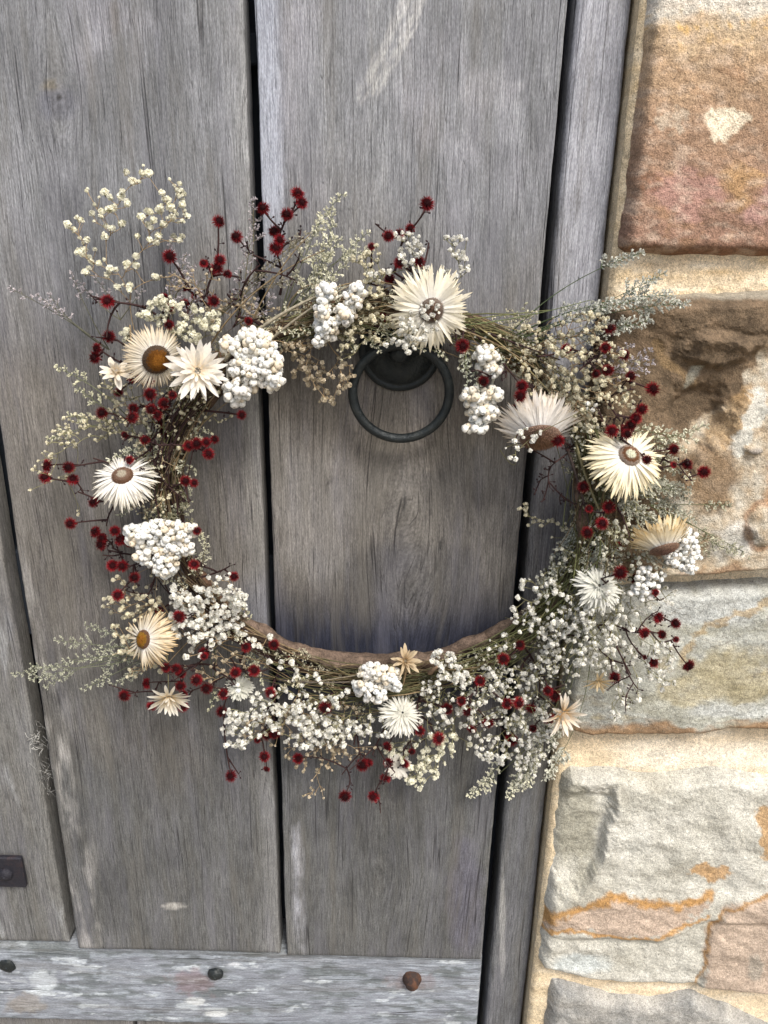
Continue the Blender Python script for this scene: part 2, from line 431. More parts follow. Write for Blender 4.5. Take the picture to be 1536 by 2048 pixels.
def paint2(c, px, py, x, z):
    L = np.interp(py, (0, 1900), (508, 570))
    c = mixc(c, (.40, .43, .50), sst(62, 30, px - L) * sst(620, 350, py) * .75)
    c = mixc(c, (.42, .43, .47), sst(50, 30, px - L) * sst(12, 28, px - L) * sst(1560, 1660, py) * sst(-.3, .3, fbm(x * 40, z * 14, 4)) * .7)
    sc = seg_dist(px, py, [(815, -20), (775, 90), (722, 195)]); st = seg_dist(px, py, [(850, -20), (815, 70), (750, 180)])
    sc = np.minimum(sc, st)
    w = sst(17, 4, sc + 10 * fbm(px * .09 + py * .03, py * .02, 2.2)) * sst(-.4, .1, fbm((px + py * .42) * .18, py * .03, 4.2))
    c = mixc(c, (.46, .46, .45), w * .75)
    c = mixc(c, (.38, .38, .40), soft_ellipse(px, py, 980, 180, 70, 50, .5, .03, 3.0) * .45)
    c = mixc(c, (.34, .35, .37), soft_ellipse(px, py, 1010, 250, 45, 60, .5, .03, 5.0) * .45)
    # blue-black zone above the wreath's bottom branch
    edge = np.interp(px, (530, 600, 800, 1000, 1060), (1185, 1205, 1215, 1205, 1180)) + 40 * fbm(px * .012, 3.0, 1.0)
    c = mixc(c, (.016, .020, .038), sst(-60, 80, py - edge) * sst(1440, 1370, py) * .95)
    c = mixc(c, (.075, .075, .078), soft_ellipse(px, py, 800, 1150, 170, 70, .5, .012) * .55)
    c = mixc(c, (.28, .27, .26), soft_ellipse(px, py, 640, 1010, 90, 180, .4, .012) * .4)
    c = mixc(c, (.17, .15, .125), soft_ellipse(px, py, 790, 830, 260, 120, .4, .012) * .55)
    for q, (ax, ay, l) in enumerate(((810, 1000, 45), (860, 1025, 8), (655, 970, 10), (943, 1060, 14), (878, 1110, 30))):
        c = mixc(c, (.03, .03, .03), sst(2.6, .4, seg_dist(px, py, [(ax + 3, ay - l), (ax, ay), (ax - 5, ay + l)]) + .8 * fbm(py * .05, px * .02, q)) * .8)
    c = mixc(c, (.14, .135, .18), soft_ellipse(px, py, 930, 1800, 40, 130, .3) * .5)
    return c
planks = [plank('plank', ((-420, 1100), (-230, 1893)), ((3, 1100), (139, 1893)), ZT, ZB + .006, 1.7, paint0, .003),
          plank('plank', ((35, 1100), (155, 1893)), ((485, 0), (560, 1900)), ZT, ZB, 4.1, paint1, bev=.003),
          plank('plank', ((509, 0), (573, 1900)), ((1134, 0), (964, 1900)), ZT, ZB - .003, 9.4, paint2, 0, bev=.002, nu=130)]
# post (door frame), top-level
post_root = thing('door_post', 'narrow grey timber door post between the plank door and the stone wall', 'door post')
def paint3(c, px, py, x, z):
    c = mixc(c, (.36, .37, .41), sst(1300, 400, py) * .8)
    c = mixc(c, (.15, .155, .165), sst(1300, 1700, py) * .5)
    c = mixc(c, (.40, .40, .38), soft_ellipse(px, py, 1005, 1850, 7, 130, .4) * .5)
    return c
plank('timber', ((1154, 0), (983, 1900)), ((1263, 0), (1058, 1900)), ZT + .05, 0.0, 13.3, paint3, .004, .07, .003, 70, 420, post_root, roundL=.007)
# lower boards and bottom rail
XL0 = float(P(-230, 1900)[0]); XR0 = float(P(964, 1940)[0])
def horizontal_board(name, x0, x1, z0, z1, y0, thick, seed, paint, nu=420, nv=90, slope=.008):
    s = np.linspace(0, 1, nu); t = np.linspace(0, 1, nv)
    SS, T = np.meshgrid(s, t, indexing='ij')
    X = x0 + (x1 - x0) * SS; Z = z0 + (z1 - z0) * T
    Z = Z + (.0015 * fbm(X * 12, 2.2, seed)) * (T - .3)
    bt = np.clip((z1 - Z) / slope, 0, 1); bb = np.clip((Z - z0) / .004, 0, 1); bx = np.clip(np.minimum(X - x0, x1 - X) / .003, 0, 1)
    Y = y0 + .010 * (1 - bt) ** 1.4 + .003 * (1 - bb) ** 2 + .003 * (1 - bx) ** 2 - .0011 * fbm(X * 20, Z * 40, seed) - .0006 * fbm(X * 60, Z * 200, seed)
    V = np.stack([X, Y, Z], -1); px, py = pix(V)
    c = paint(px, py, X, Z); gc = np.stack([Z + .004 * fbm(X * 6, Z * 10, seed), np.full_like(X, seed), X], -1)
    loop = np.array([i * nv for i in range(nu)] + [(nu - 1) * nv + j for j in range(1, nv)] + [i * nv + nv - 1 for i in range(nu - 2, -1, -1)] + [j for j in range(nv - 2, 0, -1)])
    v0 = V.reshape(-1, 3); b = v0[loop].copy(); b[:, 1] = y0 + thick
    k = np.arange(len(loop)); k2 = (k + 1) % len(loop); off = nu * nv; n0 = len(loop)
    t2 = np.concatenate([np.stack([off + k, off + n0 + k, off + n0 + k2], 1), np.stack([off + k, off + n0 + k2, off + k2], 1)])
    m = MB(); c = c.reshape(-1, 3); gg = gc.reshape(-1, 3)
    m.add(np.concatenate([v0, v0[loop], b]), np.concatenate([grid_tris(nu, nv), t2]), np.concatenate([c, c[loop], c[loop] * .8]))
    return link(name, m.mesh(name, M_WOOD, True, {'grain': np.concatenate([gg, gg[loop], gg[loop] + (.02, 0, 0)])}), door)
def rail_paint(px, py, x, z):
    c = np.zeros(px.shape + (3,)) + (.24, .262, .295)
    n = fbm(x * 22, z * 60, 3.3)
    c = c * (1 + .35 * n)[..., None]
    c = mixc(c, (.12, .14, .14), sst(.0, .35, fbm(x * 16, z * 60, 6.6)) * .7); c = mixc(c, (.36, .40, .45), sst(.0, .3, fbm(x * 45, z * 120, 16.6)) * .6)
    c = mixc(c, (.55, .60, .63), sst(.32, .42, fbm(x * 14, z * 55, 9.1) + .45 * fbm(x * 70, z * 190, 2)) * .65)
    c = mixc(c, (.55, .60, .63), soft_ellipse(px, py, 85, 1965, 28, 30, .5, .05) * .8)
    c = mixc(c, (.60, .63, .64), soft_ellipse(px, py, 390, 2002, 22, 9, .4, .05))
    c = mixc(c, (.62, .65, .66), soft_ellipse(px, py, 432, 2028, 28, 6, .4, .05))
    c = mixc(c, (.55, .58, .62), soft_ellipse(px, py, 470, 1929, 18, 4, .4, .05))
    c = mixc(c, (.20, .12, .10), soft_ellipse(px, py, 825, 1962, 55, 20, .6, .05) * .35)
    c = mixc(c, (.24, .15, .16), soft_ellipse(px, py, 385, 1965, 45, 28, .9, .05) * .45)
    c = mixc(c, (.10, .11, .11), sst(9, 3, py - np.interp(px, (0, 965), (1893, 1917))) * .6)  # painted shadow line where the plank ends overhang the rail
    c = mixc(c, (.24, .21, .17), soft_ellipse(px, py, 50, 2010, 40, 25, .6, .05) * .6)
    return c
ZR1 = ZB + .002; ZR0 = float(P(700, 2062)[2])
horizontal_board('bottom_rail', XL0, XR0, ZR0, ZR1, .004, .05, 21.0, rail_paint)
def low_paint(px, py, x, z): return wood_tint(px * 0 + 700, py * 0 + 1700, x, z)
for i, (a, b) in enumerate(((XL0, -.33), (-.325, -.10), (-.094, XR0 - .004))):
    m = MB(); box(m, a, b, .012, .045, .03, ZR0 - .001, (.16, .155, .15), .003)
    v = np.concatenate(m.v)
    link('plank', m.mesh('plank', M_WOOD, False, {'grain': v}), door)
# behind the gaps
m = MB(); box(m, XL0, float(P(1180, 1000)[0]) + .03, .050, .075, .03, ZT, (.03, .04, .05)); link('backing_board', m.mesh('backing_board', M_BACK, False), door)
for zc, h in ((float(P(500, 102, -.04)[2]), .012), (float(P(20, 1180, -.04)[2]), .05)):
    m = MB(); box(m, XL0, XR0, .031, .0495, zc - h, zc + h, (.1, .1, .11), .002); v = np.concatenate(m.v)
    link('cross_ledge', m.mesh('cross_ledge', M_BACK, False), door)

def dome(mb, c, n, r, h, col, rings=8, seg=20, squash=1.0, ux=None, lump=0.0):
    n = unit(n); a = unit(np.cross(n, (0.02, 0, 1)) if ux is None else ux); b = np.cross(n, a)
    v = []; 
    for i in range(rings + 1):
        th = i / rings * math.pi / 2
        rr = r * math.cos(th); hh = h * math.sin(th)
        for k in range(seg):
            ph = k / seg * 2 * math.pi
            l = 1 + lump * float(perlin(math.cos(ph) * 1.5 + c[0] * 90, math.sin(ph) * 1.5, th * 2))
            v.append(c + (a * math.cos(ph) * rr * l + b * math.sin(ph) * rr * squash * l) + n * hh)
    t = []
    for i in range(rings):
        for k in range(seg):
            A, B = i * seg + k, i * seg + (k + 1) % seg
            t += [(A, B, B + seg), (A, B + seg, A + seg)]
    mb.add(v, t, col)
FRONT = np.array((0, -1.0, 0))
def lathe(mb, c, n, prof, col, seg=48):
    n = unit(n); a = unit(np.cross(n, (0.02, 0, 1))); b = np.cross(n, a); v = []
    for r, h in prof:
        for k in range(seg):
            ph = k / seg * 2 * math.pi; v.append(c + (a * math.cos(ph) + b * math.sin(ph)) * r + n * h)
    t = []
    for i in range(len(prof) - 1):
        for k in range(seg):
            A, B = i * seg + k, i * seg + (k + 1) % seg; t += [(A, B, B + seg), (A, B + seg, A + seg)]
    mb.add(v, t, col)
# ring pull
hc = P(800, 700, .004); s0 = S(800, 700, .01)
m = MB(); lathe(m, np.array((hc[0], -.0002, hc[2])), FRONT, [(84 * s0, -.002), (84 * s0, .0035), (80 * s0, .006), (73 * s0, .0062), (70 * s0, .0052), (67 * s0, .0085), (45 * s0, .0125), (22 * s0, .0145), (20 * s0, .022), (14 * s0, .027), (1e-5, .028)], (0, 0, 0))
plate = link('handle_plate', m.mesh('handle_plate', M_IRON), door)
rc = P(802, 786, .026); s1 = S(802, 786, .026)
th = np.linspace(0, 2 * math.pi, 73)
Rr_, rr_ = 96.5 * s1, 9.6 * s1
tiltv = unit((0, -.10, 1.0))
m = MB(); nseg = 72; sd_ = 14; v = []
for i in range(nseg):
    a = i / nseg * 2 * math.pi
    rad = np.array((math.sin(a), 0, 0)) + tiltv * math.cos(a)
    for k in range(sd_):
        b = k / sd_ * 2 * math.pi
        v.append(rc + rad * (Rr_ + rr_ * math.cos(b)) + np.cross(rad, np.cross(np.array((1., 0, 0)), tiltv)) * 0 + unit(np.cross(tiltv, (1, 0, 0))) * rr_ * math.sin(b))
t = []
for i in range(nseg):
    for k in range(sd_):
        A, B = i * sd_ + k, i * sd_ + (k + 1) % sd_; A2, B2 = ((i + 1) % nseg) * sd_ + k, ((i + 1) % nseg) * sd_ + (k + 1) % sd_
        t += [(A, B, B2), (A, B2, A2)]
m.add(v, t, (0, 0, 0)); link('ring', m.mesh('ring', M_IRON), plate)
# strap end and its bolt, rail bolts
m = MB(); a = P(-150, 1742, .006); b = P(53, 1775, .006); c0 = P(50, 1716, .006)
box(m, a[0], b[0], -.007, -.0005, b[2], c0[2], (0, 0, 0), .0015); strap = link('hinge_strap', m.mesh('hinge_strap', M_STRAP, False), door)
m = MB(); dome(m, P(12, 1748, .0068), FRONT, 15 * S(12, 1748), .006, (0, 0, 0)); link('bolt', m.mesh('bolt', M_STRAP), strap)
m = MB(); q = P(15, 1932, -.002); dome(m, q, FRONT, 17 * S(15, 1932), .0035, (0, 0, 0), lump=.3); link('bolt', m.mesh('bolt', M_IRON), door)
m = MB(); q = P(432, 1946, -.002); dome(m, q, FRONT, 17 * S(432, 1946), .0075, (0, 0, 0), lump=.2, squash=.9); link('bolt', m.mesh('bolt', M_IRON), door)
m = MB(); q = P(824, 1958, -.003); s2 = S(824, 1958)
lathe(m, q + (0, .003, 0), (0.0, -1, -.12), [(21 * s2, 0), (20 * s2, .005), (17 * s2, .008), (15 * s2, .009), (13 * s2, .013), (9 * s2, .015), (1e-5, .0155)], (0, 0, 0), 14)
bo = link('bolt', m.mesh('bolt', M_RUST), door); bo['label'] = 'rusty bolt head standing proud of the bottom rail'
# small knot socket in the left wide plank already painted; cobweb tuft in the left gap
m = MB()
for i in range(26):
    cy = random.uniform(1440, 1610); cx = np.interp(cy, (1400, 1600), (66, 104)) + random.uniform(-12, 8)
    a = P(cx, cy, random.uniform(-.01, .004)); p3 = [a]
    for k in range(5): a = a + rng.normal(size=3) * (.004, .0015, .005); p3.append(a)
    tube(m, p3, .00012, (.45, .45, .43), 3)
for i in range(14):
    a = P(70 + random.uniform(-9, 9), 1484 + random.uniform(-14, 14), random.uniform(-.004, .004))
    p3 = [a]
    for k in range(4): a = a + rng.normal(size=3) * .0025; p3.append(a)
    tube(m, p3, .00022, (.6, .6, .56), 3)
web = link('cobweb', m.mesh('cobweb', M_STEM), None, 'stuff')
web['label'] = 'wispy grey cobweb caught in the gap between the two leftmost door planks'; web['category'] = 'cobweb'

# ------------------------------------------------------------------ the stone wall
wall = thing('stone_wall', 'rough sandstone block wall with wide cream mortar joints right of the door', 'wall')
MD = .016           # mortar face stands this far in front of the door plane
def stone(top, bot, paint, seed, proud=.026, nu=150, nv=150, relief=1.0, rw=.012):
    top = np.array(top, float); bot = np.array(bot, float)
    def inter(line, u):
        d = np.concatenate([[0], np.cumsum(np.hypot(*np.diff(line, axis=0).T))]); d /= d[-1]
        return np.interp(u, d, line[:, 0]), np.interp(u, d, line[:, 1])
    e = lambda s: s + .10 * np.sin(2 * math.pi * s) * -1.0 * .9
    u = e(np.linspace(0, 1, nu)); v = e(np.linspace(0, 1, nv))
    U, Vv = np.meshgrid(u, v, indexing='ij')
    tx, ty = inter(top, U); bx, by = inter(bot, U)
    px = tx + (bx - tx) * Vv; py = ty + (by - ty) * Vv
    base = P(px, py, MD + proud * .25 * Vv)
    X, Z = base[..., 0], base[..., 2]
    wob = np.minimum(1, 8 * np.minimum(np.minimum(U, 1 - U), np.minimum(Vv, 1 - Vv)))
    X = X + .0028 * fbm(X * 35, Z * 35, seed); Z = Z + .0028 * fbm(X * 35, Z * 35, seed + 5)
    wdt = X[-1:, :] - X[:1, :]; hgt = Z[:, :1] - Z[:, -1:]
    dl, dr = X - X[:1, :], X[-1:, :] - X
    dt, db = Z[:, :1] - Z, Z - Z[:, -1:]
    r = lambda d: 1 - np.clip(1 - np.clip(d / rw, 0, 1), 0, 1) ** 2.6
    prof = np.minimum.reduce([r(dl), r(dr), r(dt), r(db)]) * .55 + r(dl) * r(dr) * r(dt) * r(db) * .45
    H = prof * (proud + relief * (.0075 * fbm(X * 7, Z * 9, seed) + .0035 * fbm(X * 22, Z * 26, seed + 2) + .0009 * fbm(X * 90, Z * 90, seed + 4)))
    if paint is not None and hasattr(paint, 'relief'): H = H + prof * paint.relief(px, py, X, Z)
    Y = -(MD - .006) - H
    c = paint(px, py, X, Z)
    m = MB(); m.add(np.stack([X, Y, Z], -1), grid_tris(nu, nv, True), c.reshape(-1, 3))
    return link('stone', m.mesh('stone', M_STONE), wall)
def ramp(t, cols):
    cols = np.array(cols); t = np.clip(t, 0, 1) * (len(cols) - 1); i = np.clip(t.astype(int), 0, len(cols) - 2); f = (t - i)[..., None]
    return cols[i] * (1 - f) + cols[i + 1] * f
def s1p(px, py, x, z):
    n = fbm(px * .012, py * .018, 1.0); n2 = fbm(px * .05, py * .05, 2.0)
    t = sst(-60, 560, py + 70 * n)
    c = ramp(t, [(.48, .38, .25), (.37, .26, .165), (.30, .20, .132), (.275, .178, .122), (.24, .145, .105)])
    c = mixc(c, (.60, .57, .50), sst(62, 25, py + 38 * n + (px - 1400) * .05) * .9)
    c = mixc(c, (.56, .36, .13), sst(.0, .5, n2) * sst(130, 60, py) * sst(10, 50, py) * .7)
    c = mixc(c, (.36, .21, .18), soft_ellipse(px, py, 1360, 385, 70, 55, .9) * .65)
    c = mixc(c, (.36, .22, .20), soft_ellipse(px, py, 1530, 400, 50, 60, .9) * .6)
    c = mixc(c, (.37, .23, .10), soft_ellipse(px, py, 1470, 370, 40, 50, .6, .03, 4) * .6)
    c = mixc(c, (.17, .085, .05), soft_ellipse(px, py, 1290, 365, 30, 22, .7) * .65)
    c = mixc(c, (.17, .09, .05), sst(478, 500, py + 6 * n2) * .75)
    c = mixc(c, (.66, .58, .44), poly_mask(px, py, [(1397, 240), (1412, 218), (1470, 226), (1498, 235), (1465, 262), (1440, 285), (1418, 288)], 3, 10, .06))
    c = mixc(c, (.48, .42, .33), soft_ellipse(px, py, 1335, 245, 35, 25, .9, .05) * .6)
    c = mixc(c, (.24, .15, .09), sst(3, 0, np.abs(seg_dist(px, py, [(1300, 320), (1370, 305), (1440, 310), (1536, 300)]) + 9 * fbm(px * .03, py * .03, 3))) * .6)
    c = mixc(c, (.28, .17, .10), sst(.15, .5, fbm(px * .02, py * .035, 7.7)) * sst(60, 160, py) * .6)
    c = mixc(c, (.52, .42, .33), sst(-.1, .6, fbm(px * .03, py * .05, 17.7)) * .45)
    return 1.10 * c * (1 + .22 * n2 + .14 * fbm(px * .15, py * .15, 4))[..., None]
def s2p(px, py, x, z):
    n = fbm(px * .012, py * .012, 21.0); n2 = fbm(px * .045, py * .045, 22.0)
    c = ramp(.45 + .55 * n + .25 * n2, [(.075, .054, .036), (.125, .092, .060), (.175, .125, .080), (.23, .170, .110)])
    pale = poly_mask(px, py, [(1580, 620), (1500, 690), (1480, 760), (1400, 835), (1360, 875), (1320, 990), (1330, 1040), (1290, 1160), (1600, 1160), (1600, 620)], 6, 42, .016, 3.0)
    pc = ramp(.5 + .6 * fbm(px * .03, py * .03, 31.0), [(.30, .20, .11), (.42, .34, .24), (.50, .45, .36), (.52, .50, .44)])
    c = mixc(c, pc, pale)
    c = mixc(c, (.40, .27, .13), sst(14, 3, np.abs(seg_dist(px, py, [(1300, 680), (1320, 720), (1370, 755)]) + 8 * n2)) * .35)
    c = mixc(c, (.36, .24, .12), poly_mask(px, py, [(1410, 830), (1470, 770), (1500, 770), (1470, 850), (1440, 880), (1400, 870)], 8, 22, .03, 5.0) * .7)
    c = mixc(c, (.52, .52, .47), poly_mask(px, py, [(1468, 800), (1480, 765), (1505, 762), (1500, 820), (1450, 900), (1430, 880)], 3, 18, .04, 8.0) * .85)
    c = mixc(c, (.21, .14, .08), soft_ellipse(px, py, 1400, 935, 55, 70, .35, .02) * .85)
    c = mixc(c, (.33, .32, .26), poly_mask(px, py, [(1366, 725), (1385, 725), (1372, 760), (1350, 770)], 3, 6, .05, 8.0) * .8)
    c = mixc(c, (.60, .60, .56), soft_ellipse(px, py, 1445, 1060, 45, 40, .6, .03, 9) * .7)
    c = mixc(c, (.22, .21, .20), soft_ellipse(px, py, 1478, 883, 16, 9, .3, .05) * .7)
    c = mixc(c, (.25, .23, .20), soft_ellipse(px, py, 1474, 1040, 11, 17, .3, .05) * .7)
    c = mixc(c, (.28, .15, .08), sst(7, 2, np.abs(np.hypot(px - 1505, (py - 1030) * .9) - 42 + 7 * n2)) * .6)
    c = mixc(c, (.27, .16, .09), soft_ellipse(px, py, 1440, 1130, 90, 22, .8, .03, 11) * .6)
    c = mixc(c, (.32, .18, .09), soft_ellipse(px, py, 1530, 960, 30, 70, .7, .03, 13) * .6)
    c = mixc(c, (.42, .40, .33), sst(600, 590, py + 5 * n2) * .6)
    return c * (1 + .22 * n2 + .1 * fbm(px * .15, py * .15, 4))[..., None]
def s2relief(px, py, x, z):
    n = fbm(px * .02, py * .02, 40.0)
    h = .009 * sst(40, -30, (py - 665) - 30 * n - (px - 1400) * .1) * sst(1260, 1330, px)
    h = h + .012 * soft_ellipse(px, py, 1410, 690, 75, 38, .3, .02)
    h = h - .012 * soft_ellipse(px, py, 1380, 820, 70, 70, .3, .02)
    h = h + .010 * sst(-10, 12, (px - 1380) * .75 + (py - 900) * .5 + 18 * n) * sst(760, 800, py)
    h = h + .006 * soft_ellipse(px, py, 1478, 883, 17, 9, .2, .05) + .006 * soft_ellipse(px, py, 1474, 1040, 11, 18, .2, .05)
    h = h + .005 * soft_ellipse(px, py, 1505, 1030, 40, 42, .2, .05)
    return h
s2p.relief = s2relief
def s3p(px, py, x, z):
    n = fbm(px * .008, py * .02, 51.0); n2 = fbm(px * .03, py * .06, 52.0)
    c = ramp(.5 + .55 * n + .25 * n2, [(.30, .28, .20), (.37, .37, .31), (.43, .44, .40), (.38, .31, .17)])
    c = mixc(c, (.42, .44, .44), soft_ellipse(px, py, 1400, 1190, 130, 45, .6, .02) * .6)
    c = mixc(c, (.40, .27, .11), sst(10, 2, np.abs(seg_dist(px, py, [(1350, 1290), (1390, 1230), (1440, 1215), (1536, 1180)]) + 16 * n2)) * .55)
    c = mixc(c, (.36, .30, .16), soft_ellipse(px, py, 1440, 1340, 140, 60, .7, .02, 5) * .6)
    c = mixc(c, (.50, .52, .50), soft_ellipse(px, py, 1450, 1405, 100, 16, .8, .03, 9) * .7)
    e = np.interp(px, (1100, 1210, 1320, 1370, 1420, 1536), (1430, 1440, 1420, 1445, 1440, 1425))
    c = mixc(c, (.27, .155, .07), sst(-10, 8, py - e + 14 * n2) * .85)
    c = mixc(c, (.12, .07, .04), sst(1452, 1462, py + 4 * n2) * .7)
    c = mixc(c, (.20, .18, .14), sst(2.2, 0, np.abs(fbm(px * .012, py * .04, 61)) * 40) * sst(.0, .3, n) * .7)
    return c * (1 + .2 * n2 + .1 * fbm(px * .15, py * .15, 4))[..., None]
def s4p(px, py, x, z):
    n = fbm(px * .010, py * .010, 71.0); n2 = fbm(px * .04, py * .04, 72.0)
    c = ramp(.5 + .6 * n + .15 * n2, [(.35, .33, .27), (.46, .45, .39), (.55, .54, .48), (.52, .52, .47)])
    c = mixc(c, (.28, .27, .21), soft_ellipse(px, py, 1150, 1640, 50, 110, .5, .02) * .75)
    pink = poly_mask(px, py, [(1405, 1975), (1400, 1880), (1415, 1820), (1460, 1790), (1500, 1770), (1600, 1740), (1600, 2000), (1405, 2000)], 4, 14, .03, 6.0)
    c = mixc(c, (.46, .36, .28), pink * .9)
    orange = (.46, .255, .085)
    band = poly_mask(px, py, [(1085, 1850), (1090, 1822), (1150, 1802), (1175, 1792), (1215, 1765), (1260, 1778), (1300, 1785), (1345, 1790), (1400, 1772), (1410, 1790), (1370, 1820), (1320, 1850), (1280, 1855), (1200, 1852), (1140, 1842), (1100, 1852)], 3, 18, .05, 2.0)
    c = mixc(c, (.47, .37, .29), band * .95)
    bd = seg_dist(px + 10 * fbm(px * .05, py * .05, 2), py + 12 * fbm(px * .05, py * .05, 8), [(1085, 1845), (1092, 1822), (1150, 1802), (1175, 1792), (1215, 1770), (1260, 1782), (1300, 1788), (1350, 1792), (1410, 1772)])
    c = mixc(c, orange, sst(13, 3, bd + 5 * n2) * .9)
    bd = seg_dist(px + 6 * fbm(px * .06, py * .06, 2), py + 7 * fbm(px * .06, py * .06, 8), [(1085, 1852), (1140, 1843), (1220, 1856), (1310, 1858), (1360, 1830), (1410, 1812)])
    c = mixc(c, orange, sst(5, 1.5, bd + 2 * n2) * .85)
    bd = seg_dist(px + 6 * fbm(px * .06, py * .06, 2), py + 6 * fbm(px * .06, py * .06, 8), [(1380, 1970), (1402, 1920), (1412, 1840), (1440, 1800), (1480, 1780), (1536, 1762)])
    c = mixc(c, (.36, .20, .07), sst(5, 1, bd + 2 * n2) * .85)
    c = mixc(c, orange, poly_mask(px, py, [(1363, 1720), (1395, 1706), (1440, 1712), (1460, 1728), (1420, 1748), (1400, 1748), (1395, 1728)], 3, 16, .06, 3.0) * .75)
    c = mixc(c, (.45, .27, .11), poly_mask(px, py, [(1500, 1600), (1540, 1580), (1600, 1580), (1600, 1700), (1510, 1690)], 4, 20, .05, 4.0) * .8)
    c = mixc(c, (.28, .27, .23), soft_ellipse(px, py, 1500, 1915, 16, 30, .7, .05, 2) * .6)
    c = mixc(c, (.47, .52, .52), soft_ellipse(px, py, 1160, 1915, 60, 22, .4, .03) * .7)
    c = mixc(c, (.33, .33, .30), sst(1548, 1532, py + 6 * n2) * .5)
    return c * (1 + .12 * n2 + .1 * fbm(px * .15, py * .15, 4))[..., None]
def s4relief(px, py, x, z):
    n = fbm(px * .02, py * .02, 80.0)
    h = -.014 * sst(9, -7, px - np.interp(py, (1540, 1640, 1700, 1760), (1225, 1205, 1195, 1165)) + 16 * n) * sst(1530, 1590, py + 20 * n) * sst(1790, 1730, py + 30 * n)
    h = h - .005 * sst(0, 14, py - np.interp(px, (1080, 1200, 1320, 1410), (1852, 1855, 1858, 1815))) 
    h = h + .006 * sst(-8, 8, px - np.interp(py, (1760, 1850, 1970), (1470, 1412, 1395))) * sst(1755, 1790, py)
    return h + .0030 * perlin(px * .010 + py * .014, py * .020 - px * .006, 3.0) + .0012 * perlin(px * .03 + py * .02, py * .05 - px * .015, 3.0)
s4p.relief = s4relief
def s5p(px, py, x, z):
    n = fbm(px * .012, py * .02, 91.0); n2 = fbm(px * .04, py * .04, 92.0)
    c = ramp(.5 + .6 * n + .2 * n2, [(.16, .165, .17), (.27, .27, .255), (.36, .35, .32), (.40, .40, .37)])
    c = mixc(c, (.26, .17, .10), soft_ellipse(px, py, 1200, 2050, 60, 20, .6, .03) * .6)
    return c * (1 + .2 * n2)[..., None]
def s2low(px, py, x, z): return s5p(px + 300, py, x, z) * np.array((1.1, .9, .7))
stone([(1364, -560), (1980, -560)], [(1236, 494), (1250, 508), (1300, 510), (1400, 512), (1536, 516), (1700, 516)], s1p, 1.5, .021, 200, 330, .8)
stone([(1205, 600), (1280, 590), (1360, 590), (1400, 585), (1536, 582), (1700, 584)], [(1142, 1128), (1200, 1142), (1320, 1146), (1420, 1142), (1536, 1134), (1650, 1136)], s2p, 3.5, .028, 230, 260, .55)
stone([(1150, 1166), (1220, 1168), (1350, 1161), (1536, 1151), (1650, 1149)], [(1122, 1455), (1180, 1470), (1300, 1464), (1400, 1464), (1450, 1456), (1536, 1456), (1620, 1458)], s3p, 5.5, .028, 230, 170, .8)
stone([(1116, 1545), (1140, 1528), (1240, 1532), (1270, 1540), (1330, 1540), (1420, 1528), (1536, 1545), (1610, 1540)], [(1076, 1925), (1090, 1940), (1160, 1955), (1240, 1964), (1380, 1968), (1400, 1974), (1536, 1980), (1580, 1984)], s4p, 7.5, .025, 240, 230, .6, .016)
stone([(1098, 1952), (1150, 1962), (1220, 1982), (1300, 1990), (1380, 1974), (1440, 2000), (1536, 2042), (1570, 2050)], [(1030, 2450), (1450, 2450)], s5p, 9.5, .022, 200, 170, .8, .018)
# the wall goes on to the right and below, outside the picture
stone([(2020, -560), (2700, -560)], [(1735, 560), (2320, 580)], lambda px, py, x, z: s1p(px - 480, py, x, z), 11.5, .03, 60, 80)
stone([(1740, 620), (2330, 640)], [(1600, 1420), (2020, 1440)], lambda px, py, x, z: s2p(px - 380, py - 150, x, z), 12.5, .03, 60, 60)
stone([(1640, 1470), (2010, 1490)], [(1560, 1960), (1900, 1980)], lambda px, py, x, z: s3p(px - 330, py - 350, x, z), 13.5, .03, 60, 60)
stone([(1570, 2075), (1860, 2075)], [(1470, 2450), (1740, 2450)], s5p, 14.5, .026, 50, 50)
# mortar sheet with its edge beside the post
xl = lambda z: np.interp(z, [float(P(1059, 1900, 0)[2]), float(P(1264, 0, 0)[2])], [float(P(1059, 1900)[0]) + .0028, float(P(1264, 0)[0]) + .0028])
nz, nx = 460, 260
Z = np.linspace(0.0, 2.3, nz); U = np.linspace(0, 1, nx) ** 1.3
UU, ZZ = np.meshgrid(U, Z, indexing='ij')
a_, b_ = P(1059, 1900), P(1264, 0)
XL_ = a_[0] + (b_[0] - a_[0]) * (ZZ - a_[2]) / (b_[2] - a_[2]) + .003 + .0006 * fbm(ZZ * 40, 0.0, 2)
XX = XL_ + (1.6 - XL_) * UU
YY = -MD + .0 - .0022 * fbm(XX * 18, ZZ * 40, 3) - .0009 * fbm(XX * 70, ZZ * 160, 5)
YY = YY + .005 * (1 - np.clip((XX - XL_) / .006, 0, 1)) ** 2
V = np.stack([XX, YY, ZZ], -1); px, py = pix(V)
c = np.zeros(px.shape + (3,)) + (.68, .56, .39)
n1 = fbm(px * .008, py * .06, 5.0)
c = mixc(c, (.80, .72, .57), sst(-.1, .5, n1) * .8); c = mixc(c, (.60, .43, .22), sst(.05, .5, fbm(px * .01, py * .05, 15.0)) * sst(1000, 500, py) * .8)
c = mixc(c, (.55, .45, .29), sst(60, 10, px - np.interp(py, (0, 1900), (1264, 1059))) * .6)
c = mixc(c, (.80, .74, .63), sst(1465, 1500, py) * sst(1550, 1530, py) * sst(1200, 1280, px) * .6)
c = mixc(c, (.33, .33, .29), soft_ellipse(px, py, 1320, 1508, 30, 10, .9, .05) * .5)
c = c * (1 + .15 * fbm(px * .06, py * .06, 3))[..., None]
m = MB(); side = V[0].copy(); sb = side.copy(); sb[:, 1] = .07
k = np.arange(nz - 1); off = nx * nz
